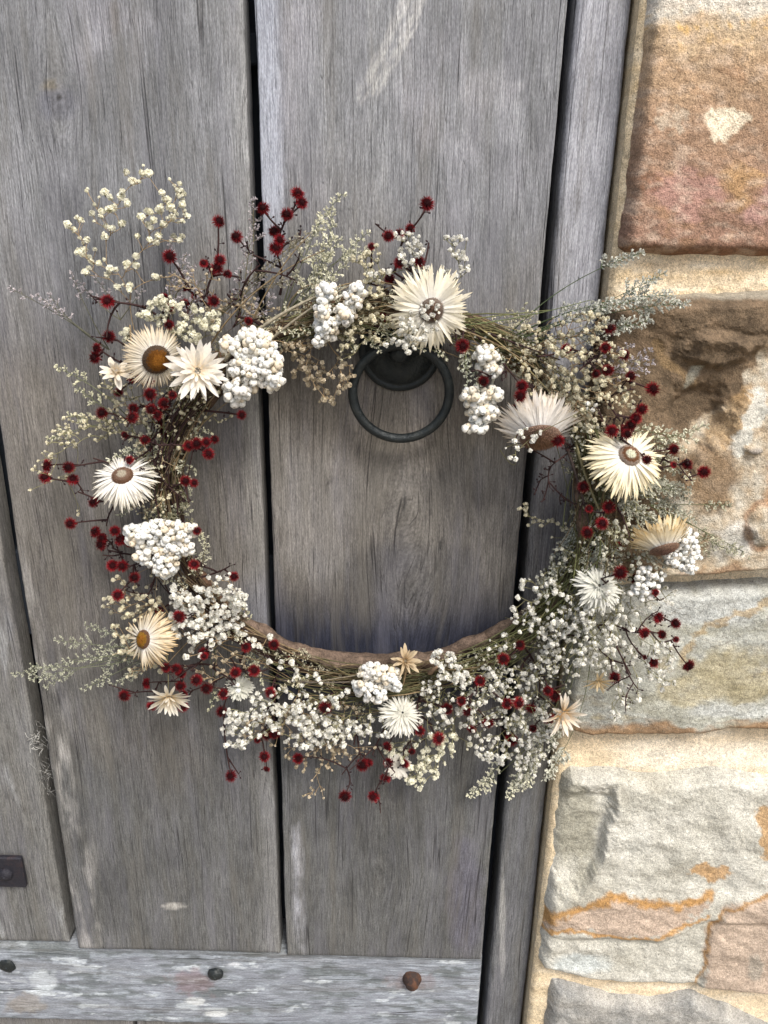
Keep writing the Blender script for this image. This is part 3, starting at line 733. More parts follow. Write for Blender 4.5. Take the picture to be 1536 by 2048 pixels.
m.add(np.concatenate([V.reshape(-1, 3), side, sb]), np.concatenate([grid_tris(nx, nz), np.stack([off + k, off + k + 1, off + nz + k + 1], 1), np.stack([off + k, off + nz + k + 1, off + nz + k], 1)]),
      np.concatenate([c.reshape(-1, 3), c[0], c[0]]))
link('mortar', m.mesh('mortar', M_MORTAR), wall)

# ------------------------------------------------------------------ the wreath
wc = P(752, 985, .03)
wreath = thing('wreath', 'round dried flower wreath of white, cream and dark red blooms hanging on the plank door', 'wreath', tuple(wc))
WINV = Matrix.Translation(-Vector(wc))
def wlink(name, mesh, parent=None, kind=None, mw=None):
    """mesh in world space -> part of the wreath"""
    o = bpy.data.objects.new(name, mesh); C.objects.link(o)
    if kind: o['kind'] = kind
    o.parent = wreath if parent is None else parent
    if parent is None: o.matrix_parent_inverse = WINV
    if mw is not None: o.matrix_local = mw
    return o
def off(px): return .034 * float(sst(1040, 1230, np.float64(px)))       # right side rests on the proud stones
def ring_pt(a, dr=0.0):
    """photo px on the wreath's centre line, angle a in degrees counted clockwise from the top"""
    return 760 + (425 + dr) * math.sin(R(a)), 985 - (360 + dr) * math.cos(R(a))
BARK1, BARK2 = (.115, .070, .045), (.075, .050, .035)
def vine(a0, a1, dr0, dr1, rad, ph, dep=.022, col=BARK1, amp=14):
    n = max(12, int(abs(a1 - a0) / 2.2)); pts = []
    for i in range(n):
        t = i / (n - 1); a = a0 + (a1 - a0) * t
        dr = dr0 + (dr1 - dr0) * t + amp * math.sin(R(a) * 3 + ph) + 4 * math.sin(R(a) * 11 + ph)
        x, y = ring_pt(a, dr); pts.append(P(x, y, dep + off(x) + .006 * math.cos(R(a) * 3 + ph)))
    pts = np.array(pts); m = MB(); rr = rad * (1 + .18 * np.array([perlin(i * .33, ph, .5) for i in range(n)]))
    # resample finer for bark lumps
    tube(m, pts, rr, col, 12, cap=True)
    v = m.v[0]; nn = fbm(v[:, 0] * 60, v[:, 1] * 60, v[:, 2] * 60)
    body = n * 12
    ctr = pts.repeat(12, 0); v[:body] = ctr + (v[:body] - ctr) * (1 + .60 * nn[:body, None]); m.v[0] = v
    m.c[0] = np.clip(np.array(col) * (1 + .7 * nn[:, None]), 0, 1)
    wlink('vine_branch', m.mesh('vine_branch', M_BARK))
vine(148, 236, -24, -4, .0072, 0.6, .026, (.135, .098, .075), 7)
vine(122, 215, -10, -16, .0070, 2.2, .022, (.13, .095, .072), 8)
vine(165, 300, 4, -4, .0062, 3.1, .020, BARK2)
vine(225, 380, 2, 6, .0070, 4.4, .022)
vine(300, 395, -6, 14, .0058, 1.2, .026, BARK2)
vine(340, 480, 10, -4, .0066, 2.7, .024)
vine(60, 190, 6, 10, .0068, 5.2, .020, BARK2)
vine(80, 170, -10, 22, .0050, .2, .030, (.13, .09, .065))
vine(345, 372, -14, 2, .0075, 3.2, .028, (.15, .10, .07), 4)

OLIVE, TAN, DARK = (.105, .105, .050), (.20, .15, .085), (.035, .018, .018)
# running stems tied round the ring
def stem_bundle(a0, a1, n, drs, cols, name='stem_bundle', rad=(.00035, .0008), dep=(.028, .050), spread=20):
    m = MB()
    for i in range(n):
        s = random.uniform(0, .4) * (a1 - a0) + a0; e = s + random.uniform(.35, .65) * (a1 - a0)
        d0 = random.gauss(drs[0], spread); d1 = random.gauss(drs[1], spread * 1.4); dp0, dp1 = random.uniform(*dep), random.uniform(*dep)
        pts = []; bow = random.gauss(0, 14)
        for k in range(7):
            t = k / 6; a = s + (e - s) * t; dr = d0 + (d1 - d0) * t + bow * math.sin(t * math.pi)
            x, y = ring_pt(a, max(dr, -14 if 120 < a < 250 else -60)); pts.append(P(x, y, dp0 + (dp1 - dp0) * t + off(x)))
        c = np.array(random.choice(cols)) * random.uniform(.6, 1.4)
        tube(m, pts, random.uniform(*rad) * np.linspace(1, .6, 7), c, 4)
    wlink(name, m.mesh(name, M_STEM), None, 'stuff')
stem_bundle(330, 372, 68, (-6, -2), (OLIVE, TAN, (.17, .15, .09)))
stem_bundle(8, 62, 68, (0, 8), (OLIVE, TAN, (.20, .17, .08)))
stem_bundle(55, 125, 55, (5, 5), (OLIVE, (.12, .13, .06), TAN))
stem_bundle(100, 165, 80, (0, 12), (OLIVE, (.13, .14, .06)))
stem_bundle(150, 215, 66, (26, 34), (OLIVE, TAN, (.12, .10, .05)))
stem_bundle(200, 265, 49, (0, 10), (TAN, DARK, (.14, .10, .06)))
stem_bundle(255, 335, 68, (4, 0), (TAN, DARK, (.12, .09, .06), OLIVE))

# ---- trees of stems: every bloom is joined to the nearest node nearer the root
def grow(mb, root, pts, rad0, col, col2=None, sag=.15, sides=3, buds=None):
    nodes = [np.array(root)]; dist = [0.0]
    order = sorted(range(len(pts)), key=lambda i: np.linalg.norm(pts[i] - nodes[0]))
    for i in order:
        p = pts[i]; dr = np.linalg.norm(p - nodes[0])
        A = np.array(nodes); d = np.linalg.norm(A - p, axis=1)
        cost = d + .35 * np.array(dist); cost[d < 1e-6] = 9
        j = int(np.argmin(cost)); a = A[j]
        mid = (a + p) / 2 + rng.normal(size=3) * (sag * d[j] * np.array((.6, .35, .6))) + np.array((0, .1 * d[j], 0))
        path = bez(a, mid, p, 5)
        L = dist[j]; r = rad0 * (.45 + .55 * math.exp(-L / (dr + .03)))
        tube(mb, path, np.linspace(r, r * .6, 5), col, sides, col2)
        for q in (2, 3): nodes.append(path[q]); dist.append(L + d[j] * q / 4)
        if buds is not None: buds.append(path)

def place(mesh, name, parent, p, zaxis, scale, spin=None):
    z = unit(zaxis); x = unit(np.cross(z, rng.normal(size=3))); y = np.cross(z, x)
    M = np.eye(4); M[:3, 0] = x * scale; M[:3, 1] = y * scale; M[:3, 2] = z * scale; M[:3, 3] = p
    o = bpy.data.objects.new(name, mesh); C.objects.link(o); o.parent = parent; o.matrix_basis = Matrix(M.tolist())
    return o
def placed(v, p, zaxis, scale):
    z = unit(zaxis); x = unit(np.cross(z, rng.normal(size=3))); y = np.cross(z, x)
    return p + (v[:, :1] * x + v[:, 1:2] * y + v[:, 2:] * z) * scale
def toward(p): return unit(CAM - p)

# ---- petals
def petal_data(L=1.0, w=.2, curl=.15, cup=.2, c0=(.75, .74, .70), c1=(.75, .72, .62), tipc=None, pointed=.6):
    ts = np.array((0, .22, .5, .78, .93, 1.0)); wd = np.array((.45, .8, 1.0, .9 - .25 * pointed, .5 - .25 * pointed, 0.0)) * w / 2
    v, t, c = [], [], []
    for i, (a, b) in enumerate(zip(ts, wd)):
        h = curl * a * a; aa = a ** .55 if a > 0 else 0; cc = np.array(c0) * (1 - aa) + np.array(c1) * aa
        if tipc is not None and a > .7: cc = cc * (1 - (a - .7) / .3) + np.array(tipc) * (a - .7) / .3
        if i < 5:
            v += [(a, -b, h + cup * b), (a, 0, h), (a, b, h + cup * b)]; c += [cc * .97, cc, cc * .97]
        else: v.append((a, 0, h)); c.append(cc)
    for i in range(4):
        A = i * 3
        for k in (0, 1): t += [(A + k, A + 3 + k, A + 4 + k), (A + k, A + 4 + k, A + 1 + k)]
    t += [(12, 15, 13), (13, 15, 14)]
    return np.array(v, float), np.array(t), np.array(c)
def flower(name, px, py, Rpx, disc_px, tilt_dir, tilt, layers, cols, disc=None, indiv=False, dep=.062, width=.13, curl=.12, squash=1.0, label=None, pointed=.7, dish=.35):
    """layers: (count, elevation deg, length factor, start radius factor). cols: (base, tip, tipcolour)"""
    dep = dep + off(px); p = P(px, py, dep); s = S(px, py, dep)
    tw = toward(p); a = R(tilt_dir)
    rt = unit(RIGHT - tw * RIGHT.dot(tw)); upv = unit(UP - tw * UP.dot(tw))
    n = unit(tw * math.cos(R(tilt)) + (rt * math.cos(a) + upv * math.sin(a)) * math.sin(R(tilt)))
    x = unit(np.cross(n, upv if abs(n.dot(upv)) < .9 else rt)); y = np.cross(n, x)
    Rm = Rpx * (1 if 'star' in name else .93) * s; dm = disc_px * s
    root = None; m = MB(); meshes = []
    variants = [petal_data(1, width * (1 if 'star' in name else 1.02) * random.uniform(.8, 1.25), curl * random.uniform(.2, 1.8), random.uniform(-.25, .5),
                np.array(cols[0]) * random.uniform(.98, 1.06), np.array(cols[1]) * random.uniform(.9, 1.05), cols[2] if random.random() < .8 else None, pointed) for _ in range(6)]
    items = []
    for li, (cnt, el, lf, sr) in enumerate(layers):
        o0 = random.random()
        cnt = cnt if pointed > .9 or 'star' in name else int(cnt * 2.1)
        for k in range(cnt):
            ph = (k + o0 + random.uniform(-.3, .3)) / cnt * 2 * math.pi
            e = R(el + random.gauss(0, 8)); L = Rm * lf * random.uniform(.78, 1.06)
            d0 = x * math.cos(ph) + y * math.sin(ph); d = d0 * math.cos(e) + n * math.sin(e); nn = unit(n * math.cos(e) - d0 * math.sin(e))
            sd2 = np.cross(nn, d); tw_ = random.gauss(0, .2)
            nn2 = nn * math.cos(tw_) + sd2 * math.sin(tw_); sd3 = np.cross(nn2, d)
            b = p + d0 * dm * sr - n * dm * dish * (1 - sr * .2) + n * (.0003 * li)
            items.append((b, d, sd3, nn2, L, random.randrange(6)))
    if indiv:
        base = MB(); lathe(base, p - n * dm * dish, -n, [(dm * 1.0, 0), (dm * .8, dm * .3), (dm * .3, dm * .6), (.0001, dm * .62)], np.array(cols[1]) * .6, 12)
        root = wlink(name, base.mesh(name, M_PETAL))
        for q in variants:
            mm = MB(); mm.add(*q); meshes.append(mm.mesh('petal', M_PETAL))
        for b, d, sdv, nn, L, k in items:
            M = np.eye(4); M[:3, 0] = d * L; M[:3, 1] = sdv * L; M[:3, 2] = nn * L; M[:3, 3] = b
            o = bpy.data.objects.new('petal', meshes[k]); C.objects.link(o); o.parent = root; o.matrix_basis = Matrix(M.tolist())
    else:
        for b, d, sdv, nn, L, k in items:
            v, t, c = variants[k]; c = c * random.uniform(.9, 1.06)
            m.add(b + (v[:, :1] * d + v[:, 1:2] * sdv + v[:, 2:] * nn) * L, t, c)
        root = wlink(name, m.mesh(name, M_PETAL))
    if label: root['label'] = label
    if disc:
        # dome of bristles: colour by radius
        m = MB(); cnt = int(150 + 5 * disc_px); r_in, r_mid, r_out = disc
        dome(m, p - n * dm * .25, n, dm, dm * .42, np.array(r_out) * .6, 8, 22, ux=x)
        vv = m.v[0]; rr = np.linalg.norm((vv - p) - ((vv - p) @ n)[:, None] * n, axis=1) / dm
        m.c[0] = np.where((rr < .42)[:, None], np.array(r_in) * .85, np.where((rr < .75)[:, None], np.array(r_mid) * .7, np.array(r_out) * .65))
        for k in range(cnt * 2):
            q = math.sqrt((k + .5) / (cnt * 2)); ph = k * 2.39996
            c = r_in if q < .42 + random.gauss(0, .04) else (r_mid if q < .74 + random.gauss(0, .05) else r_out)
            b = p - n * dm * .25 + (x * math.cos(ph) + y * math.sin(ph)) * dm * q * 1.0 + n * dm * .42 * math.sqrt(max(0, 1 - q * q))
            dd = unit(n + (x * math.cos(ph) + y * math.sin(ph)) * q * 1.3 + rng.normal(size=3) * .25); h = dm * random.uniform(.10, .2)
            e1 = unit(np.cross(dd, (.3, .5, .7))) * dm * .035; e2 = np.cross(dd, e1)
            m.add([b + e1, b - e1 * .5 + e2 * .87, b - e1 * .5 - e2 * .87, b + dd * h], [(0, 1, 3), (1, 2, 3), (2, 0, 3)], np.array(c) * random.uniform(.7, 1.25))
        wlink('flower_centre', m.mesh('flower_centre', M_FELT), root).parent = root
    return root, p, n, s

WH, CR, TN = (.90, .89, .86), (.74, .68, .52), (.62, .44, .24)
BR, BR2, GREY = (.17, .095, .06), (.22, .14, .10), (.28, .23, .19)
ORG = (.30, .13, .025)
# fuzzy straw flowers
flower('strawflower', 864, 622, 74, 25, -40, 20, [(26, -22, 1.04, .9), (26, -10, 1.0, .85), (24, 4, .86, .8)], (WH, (.88, .84, .70), (.82, .74, .54)), (BR2, (.25, .17, .13), GREY), True, .075, .12, -.05, label='largest cream straw flower with a brown button centre above the ring pull')
flower('strawflower', 315, 721, 56, 29, -35, 26, [(34, -35, .9, .95), (34, -22, .82, .95), (30, -8, .66, .92)], ((.86, .84, .79), (.82, .74, .58), (.68, .54, .34)), (ORG, (.20, .085, .02), (.12, .085, .06)), False, .072, .085, .0, label='straw flower with an amber and dark brown centre, upper left')
flower('strawflower', 244, 949, 62, 21, 110, 44, [(34, -38, 1.0, .9), (34, -22, .95, .9), (30, -6, .75, .9)], (WH, (.78, .76, .70), (.74, .68, .54)), ((.42, .38, .30), BR2, BR), False, .070, .10, -.1)
flower('strawflower', 284, 1279, 64, 19, 180, 52, [(30, -50, .92, .9), (30, -34, .9, .9), (26, -12, .72, .9)], (WH, (.84, .72, .50), (.70, .48, .22)), (ORG, (.32, .17, .03), BR), False, .070, .10, 0)
flower('strawflower', 1081, 880, 76, 40, -86, 58, [(46, -60, 1.0, .8), (44, -48, .95, .85), (34, -36, .8, .9)], ((.94, .93, .91), (.94, .91, .86), (.84, .72, .56)), ((.27, .16, .10), (.29, .175, .12), (.30, .20, .15)), False, .068, .11, .15, label='straw flower turned away, showing its broad fuzzy brown base')
flower('strawflower', 1261, 909, 80, 23, 48, 42, [(34, -34, 1.0, .9), (34, -22, .98, .9), (30, -8, .74, .9)], (WH, (.88, .82, .62), (.80, .70, .44)), ((.66, .66, .52), (.22, .11, .06), (.38, .30, .24)), True, .066, .10, -.05, label='cream straw flower with a pale eye in a brown ring, over the stones')
flower('strawflower', 1330, 1101, 72, 28, -72, 80, [(26, -62, .86, .8), (24, -52, .80, .8), (22, -40, .70, .85)], (WH, (.86, .76, .52), (.74, .52, .22)), ((.22, .13, .10), (.25, .15, .11), (.28, .18, .13)), False, .066, .15, .08, label='straw flower seen side-on, its cream and amber petals fanned upwards', pointed=.3)
flower('strawflower', 1200, 1170, 52, 14, 40, 28, [(26, -22, 1.0, .6), (24, -6, .9, .5), (22, 14, .7, .4), (14, 45, .4, .2)], ((.68, .69, .62), (.74, .74, .68), None), None, False, .052, .14, -.1)
flower('strawflower', 806, 1424, 48, 12, 60, 32, [(28, -26, 1.0, .7), (26, -10, .9, .6), (24, 10, .75, .4), (14, 40, .4, .2)], ((.70, .70, .62), (.78, .77, .70), None), None, False, .056, .12, -.1)
flower('strawflower', 478, 1372, 30, 8, 90, 30, [(20, -10, 1.0, .5), (16, 14, .8, .4), (12, 40, .5, .2)], ((.60, .61, .54), (.68, .68, .60), None), None, False, .045, .22, -.1, pointed=.1)
flower('strawflower', 797, 1536, 28, 8, -60, 35, [(16, -8, 1.0, .5), (14, 18, .8, .3)], ((.72, .70, .64), (.76, .73, .66), None), None, False, .040, .30, 0, pointed=.1)
# star shaped flowers with broad single petals, each petal a piece
flower('star_flower', 396, 741, 58, 14, 40, 8, [(16, -10, 1.0, .5), (15, 4, .94, .5), (13, 18, .78, .45), (11, 42, .5, .6), (8, 62, .33, .5), (6, 74, .22, .2)], ((.84, .72, .52), (.88, .86, .81), None), None, True, .078, .22, .10, label='white star-shaped everlasting with a cream swirl centre beside the amber-eyed flower')
flower('star_flower', 231, 742, 36, 9, 100, 35, [(8, -8, .98, .5), (6, 14, .8, .5), (7, 66, .62, .5), (5, 78, .60, .3)], ((.74, .60, .38), (.86, .83, .76), None), None, True, .064, .34, .10)
flower('star_flower', 337, 1398, 42, 11, -90, 62, [(12, -4, .9, .8), (12, 22, .96, .7), (10, 50, .9, .5), (5, 72, .8, .3)], ((.70, .54, .30), (.88, .86, .78), None), None, True, .066, .22, .0)
flower('star_flower', 1128, 1430, 46, 12, -50, 60, [(12, -4, .9, .8), (12, 22, 1.0, .7), (10, 50, .9, .5)], ((.66, .44, .18), (.88, .84, .76), None), None, True, .068, .20, .0)
flower('star_flower', 1197, 1366, 30, 8, -80, 60, [(10, 0, .95, .8), (9, 25, .9, .7), (7, 55, .7, .5)], ((.55, .40, .20), (.70, .58, .38), None), None, True, .055, .22, .0)
flower('star_flower', 812, 1321, 33, 8, 10, 20, [(9, -6, .95, .5), (9, 16, .75, .5), (9, 45, .5, .5), (8, 70, .35, .3)], ((.40, .26, .12), (.62, .52, .36), None), None, True, .060, .28, .1, label='small straw-coloured dried star on the bare branch at the bottom')
print('flowers')

# ---- dark sprigs with red button flowers
def pom_mesh(seed):
    r = np.random.default_rng(seed); m = MB()
    v = []; n = 360
    for k in range(n):
        zc = 1 - 1.55 * (k + .5) / n; rr = math.sqrt(max(0, 1 - zc * zc)); ph = k * 2.39996
        d = unit(np.array((math.cos(ph) * rr, math.sin(ph) * rr, zc)) + r.normal(size=3) * .10)
        L = r.uniform(.78, 1.08) if zc < .55 else r.uniform(.55, .78)
        b = d * .30; e1 = unit(np.cross(d, (.3, .5, .7))) * .050; e2 = np.cross(d, e1)
        inner = np.array((.07, .005, .008)); tip = np.array((.36, .014, .022)) * r.uniform(.55, 1.35)
        if zc > .62: tip = tip * .22
        elif zc > .45: tip = tip * .6
        m.add([b + e1, b - e1 * .5 + e2 * .87, b - e1 * .5 - e2 * .87, d * L], [(0, 1, 3), (1, 2, 3), (2, 0, 3)], [inner, inner, inner, tip])
    dome(m, np.array((0, 0, .0)), (0, 0, 1), .48, .5, (.03, .004, .006), 4, 10)
    dome(m, np.array((0, 0, .0)), (0, 0, -1), .48, .45, (.05, .010, .010), 4, 10)
    return m.mesh('red_button_flower', M_RED, False)
POMS = [pom_mesh(i) for i in range(4)]
poms = """437 443 13,473 474 13,339 513 14,407 527 9,433 537 14,440 520 12,455 548 9,215 603 14,218 673 13,194 697 11,190 715 13,328 595 9,337 617 10,370 575 9,395 593 12,
370 608 11,427 602 12,338 650 10,266 752 13,237 785 10,300 788 13,328 807 12,497 642 8,483 830 10,595 387 14,604 406 12,574 429 13,527 417 13,549 463 13,559 480 12,551 497 14,
854 408 15,820 457 10,777 472 12,799 467 10,743 493 8,799 526 12,839 523 11,779 558 12,925 692 14,967 762 11,764 635 10,765 693 8,1220 658 12,1211 695 11,1249 710 11,1216 740 12,
1192 748 9,1261 752 11,1132 697 10,1305 778 14,1092 788 8,1284 818 12,1272 837 12,1262 850 12,1251 858 11,1224 862 13,1254 868 11,1044 772 12,1041 792 13,1031 818 10,1059 833 13,1058 845 11,
1116 881 13,1347 899 12,1294 919 10,1347 930 7,1374 929 12,1408 944 13,1167 974 12,1217 1014 13,1247 1017 11,1204 1047 13,1174 1065 12,1178 1018 8,1241 1145 14,1239 1092 9,1187 1098 9,1267 1157 10,
1311 1185 8,1317 1236 12,1351 1247 11,1289 1266 12,1324 1269 10,1352 1279 7,1289 1314 5,1307 1325 12,1377 1331 13,1229 1355 12,204 826 12,265 835 12,267 817 11,302 818 11,290 880 10,327 862 11,
318 850 11,332 878 10,312 902 12,377 892 11,393 887 12,412 884 10,429 879 9,417 908 12,94 931 13,90 955 12,137 935 12,146 959 12,259 920 9,187 1005 11,371 962 11,388 966 9,141 1047 12,191 1064 12,
205 1077 11,202 1089 12,230 1062 11,241 1080 12,258 1087 8,394 1062 9,225 1131 12,245 1132 12,269 1155 11,236 1190 12,388 1129 11,468 1153 10,318 1222 9,358 1233 13,413 1194 9,408 1312 8,548 1289 11,
583 1312 9,492 1295 10,408 1305 11,332 1335 10,353 1338 11,362 1347 10,471 1345 11,508 1341 12,293 1367 11,249 1391 12,361 1372 11,393 1360 12,413 1377 12,447 1388 11,368 1388 8,303 1412 10,366 1413 11,
443 1423 11,541 1385 11,535 1470 11,549 1468 11,515 1480 7,529 1513 11,533 1538 7,462 1552 12,596 1517 11,650 1415 13,725 1530 13,735 1525 11,775 1493 10,777 1526 10,809 1526 11,824 1503 7,771 1556 11,
690 1592 13,747 1593 12,840 1462 10,877 1477 13,894 1418 12,923 1402 10,935 1423 10,976 1446 12,943 1458 9,1014 1407 11,1037 1406 12,1062 1417 11,1023 1479 13,1066 1457 8,960 1362 11,1007 1318 12,
1040 1290 10,1096 1382 10,1110 1391 12,1098 1437 12,300 760 9,315 830 10,345 790 9,250 870 8"""
poms = [tuple(float(q) for q in a.split()) for a in poms.replace('\n', '').split(',')]
DARKBEHIND = {(370, 575), (370, 608), (395, 593), (779, 558), (764, 635), (765, 693), (1092, 788), (1247, 1017), (1239, 1092), (1187, 1098), (1267, 1157), (327, 862), (312, 902), (332, 878), (318, 850), (413, 1194), (583, 1312), (318, 1222)}
# anchor of every sprig on the ring: the nearest of these
anchors = [(480, 620), (400, 600), (560, 590), (330, 640), (300, 700), (790, 590), (830, 570), (1000, 700), (1120, 760), (1190, 800), (1180, 880), (1200, 1010), (1170, 1130), (1150, 1200), (1120, 1250), (350, 820), (340, 900), (330, 1010), (330, 1100), (380, 1180), (420, 1260), (480, 1320), (560, 1340), (700, 1370), (840, 1390), (960, 1350), (1060, 1310), (920, 650), (1190, 700)]
groups = {}
for q in poms:
    k = min(range(len(anchors)), key=lambda i: math.hypot(anchors[i][0] - q[0], anchors[i][1] - q[1])); groups.setdefault(k, []).append(q)
def pdep(q):
    if (int(q[0]), int(q[1])) in DARKBEHIND: return .030
    ex, ey = (q[0] - 760) / 425, (q[1] - 985) / 360; rr = math.hypot(ex, ey)
    return .078 - .040 * min(1, abs(rr - 1) / .5) + random.uniform(-.006, .012)
for k, qs in groups.items():
    m = MB(); pts = []; ax, ay = anchors[k]; root = P(ax, ay, .030 + off(ax)); info = []
    for q in qs:
        d = pdep(q) + off(q[0]); p = P(q[0], q[1], d); pts.append(p); info.append((p, q[2] * S(q[0], q[1], d) * 1.20))
    ctr = np.mean(pts, 0); bare = []
    for i in range(4 + len(qs) // 2):          # bare budded twigs between the blooms
        b = root + (random.choice(pts) - root) * random.uniform(.4, 1.05) + rng.normal(size=3) * (.011, .003, .011); bare.append(b)
    bend = [p + unit(root - p) * r * .25 for p, r in info]
    paths = []
    grow(m, root, bend + bare, .00125, DARK, (.045, .022, .020), .16, 4, paths)
    for path in paths:                         # small knobbly side buds
        for i in range(3):
            a = path[random.randrange(1, 5)]; dd = unit(rng.normal(size=3) * (1, .5, 1)); L = random.uniform(.002, .0055)
            tube(m, [a, a + dd * L * .6 + (0, 0, .0003), a + dd * L], (.00035, .0003, .00030), DARK, 3)
            dome(m, a + dd * L, dd, .00085, .0014, (.030, .016, .018), 2, 5); dome(m, a + dd * L, -dd, .00085, .0009, (.030, .016, .018), 2, 5)
    sp = wlink('red_button_sprig', m.mesh('red_button_sprig', M_STEM))
    for (p, r), b in zip(info, bend):
        z = unit(toward(p) * random.uniform(.6, 1.2) + unit(p - root) * random.uniform(.2, .9) + rng.normal(size=3) * .25)
        place(random.choice(POMS), 'red_button_flower', sp, p, z, r)
for (ax, ay), tips in (((1170, 880), [(1075, 965), (1085, 1003), (1110, 925), (1068, 990), (1130, 1000), (1095, 940), (1120, 1005), (1065, 900), (1100, 975), (1150, 1010)]),
                       ((1210, 1240), [(1252, 1425), (1276, 1378), (1250, 1395), (1215, 1380), (1262, 1350)]), ((340, 900), [(300, 925), (310, 955), (280, 935), (370, 1000), (355, 1030), (290, 950)]),
                       ((330, 1110), [(205, 1110), (215, 1100), (290, 1195), (300, 1175), (250, 1180)]), ((420, 1330), [(330, 1345), (380, 1330), (440, 1350), (430, 1325), (350, 1360), (470, 1370)]),
                       ((480, 600), [(590, 560), (600, 505), (495, 560), (455, 590), (520, 530)]), ((780, 1440), [(700, 1540), (760, 1570), (790, 1545), (850, 1480), (745, 1510)])):
    m = MB(); root = P(ax, ay, .034 + off(ax)); paths = []
    grow(m, root, [P(x, y, random.uniform(.040, .066) + off(x)) for x, y in tips], .0011, DARK, (.045, .022, .020), .16, 4, paths)
    for path in paths:
        for i in range(4):
            a = path[random.randrange(1, 5)]; dd = unit(rng.normal(size=3) * (1, .5, 1)); L = random.uniform(.002, .005)
            tube(m, [a, a + dd * L * .6, a + dd * L], (.00035, .0003, .0003), DARK, 3)
            dome(m, a + dd * L, dd, .00085, .0014, (.030, .016, .018), 2, 5); dome(m, a + dd * L, -dd, .00085, .0009, (.030, .016, .018), 2, 5)
    wlink('bare_twig', m.mesh('bare_twig', M_STEM))
print('poms')

# ---- baby's breath
def blossom_data(seed, col, dry=0.0):
    r = np.random.default_rng(seed); V, T, Cc = [], [], []; n = 0
    cnt = 22
    for k in range(cnt):
        zc = .95 - 1.25 * (k + .5) / cnt; rr = math.sqrt(1 - zc * zc); ph = k * 2.39996 + r.uniform(-.3, .3)
        d = unit((math.cos(ph) * rr, math.sin(ph) * rr, zc)); s = unit(np.cross(d, (.2, .3, .9))); q = np.cross(d, s)
        tw = r.uniform(0, 6.28); s, q = s * math.cos(tw) + q * math.sin(tw), q * math.cos(tw) - s * math.sin(tw)
        w = r.uniform(.34, .50); c0 = d * r.uniform(.60, .82); up = d * r.uniform(.05, .30)
        v = [c0 - q * w - d * .22, c0 + s * w, c0 + s * w * .45 + q * w + up, c0 - s * w * .5 + q * w * .9 + up * .6, c0 - s * w]
        cc = np.array(col) * r.uniform(.90, 1.08)
        V += v; T += [(n, n + 1, n + 2), (n, n + 2, n + 3), (n, n + 3, n + 4)]; Cc += [np.array(col) * (.72, .72, .58)] + [cc] * 4; n += 5
    for k in range(4):           # green calyx
        ph = k * 1.57; V += [(0, 0, -.95), (math.cos(ph) * .3, math.sin(ph) * .3, -.2), (math.cos(ph + 1.57) * .3, math.sin(ph + 1.57) * .3, -.2)]; T.append((n, n + 2, n + 1)); Cc += [(.20, .20, .10)] * 3; n += 3
    return np.array(V), np.array(T), np.array(Cc)
BCOL = {'c': (.90, .88, .74), 'w': (.91, .90, .86), 'y': (.84, .79, .62), 'b': (.68, .59, .45), 'g': (.76, .75, .66)}
BV = {k: [blossom_data(100 + i * 7 + ord(k), c, .0) for i in range(5)] for k, c in BCOL.items()}
BM = {}
def bmesh_of(k, i):
    if (k, i) not in BM:
        m = MB(); m.add(*BV[k][i]); BM[(k, i)] = m.mesh('blossom', M_BLOOM, False)
    return BM[(k, i)]
STEMG, STEMT = (.17, .16, .08), (.26, .19, .11)
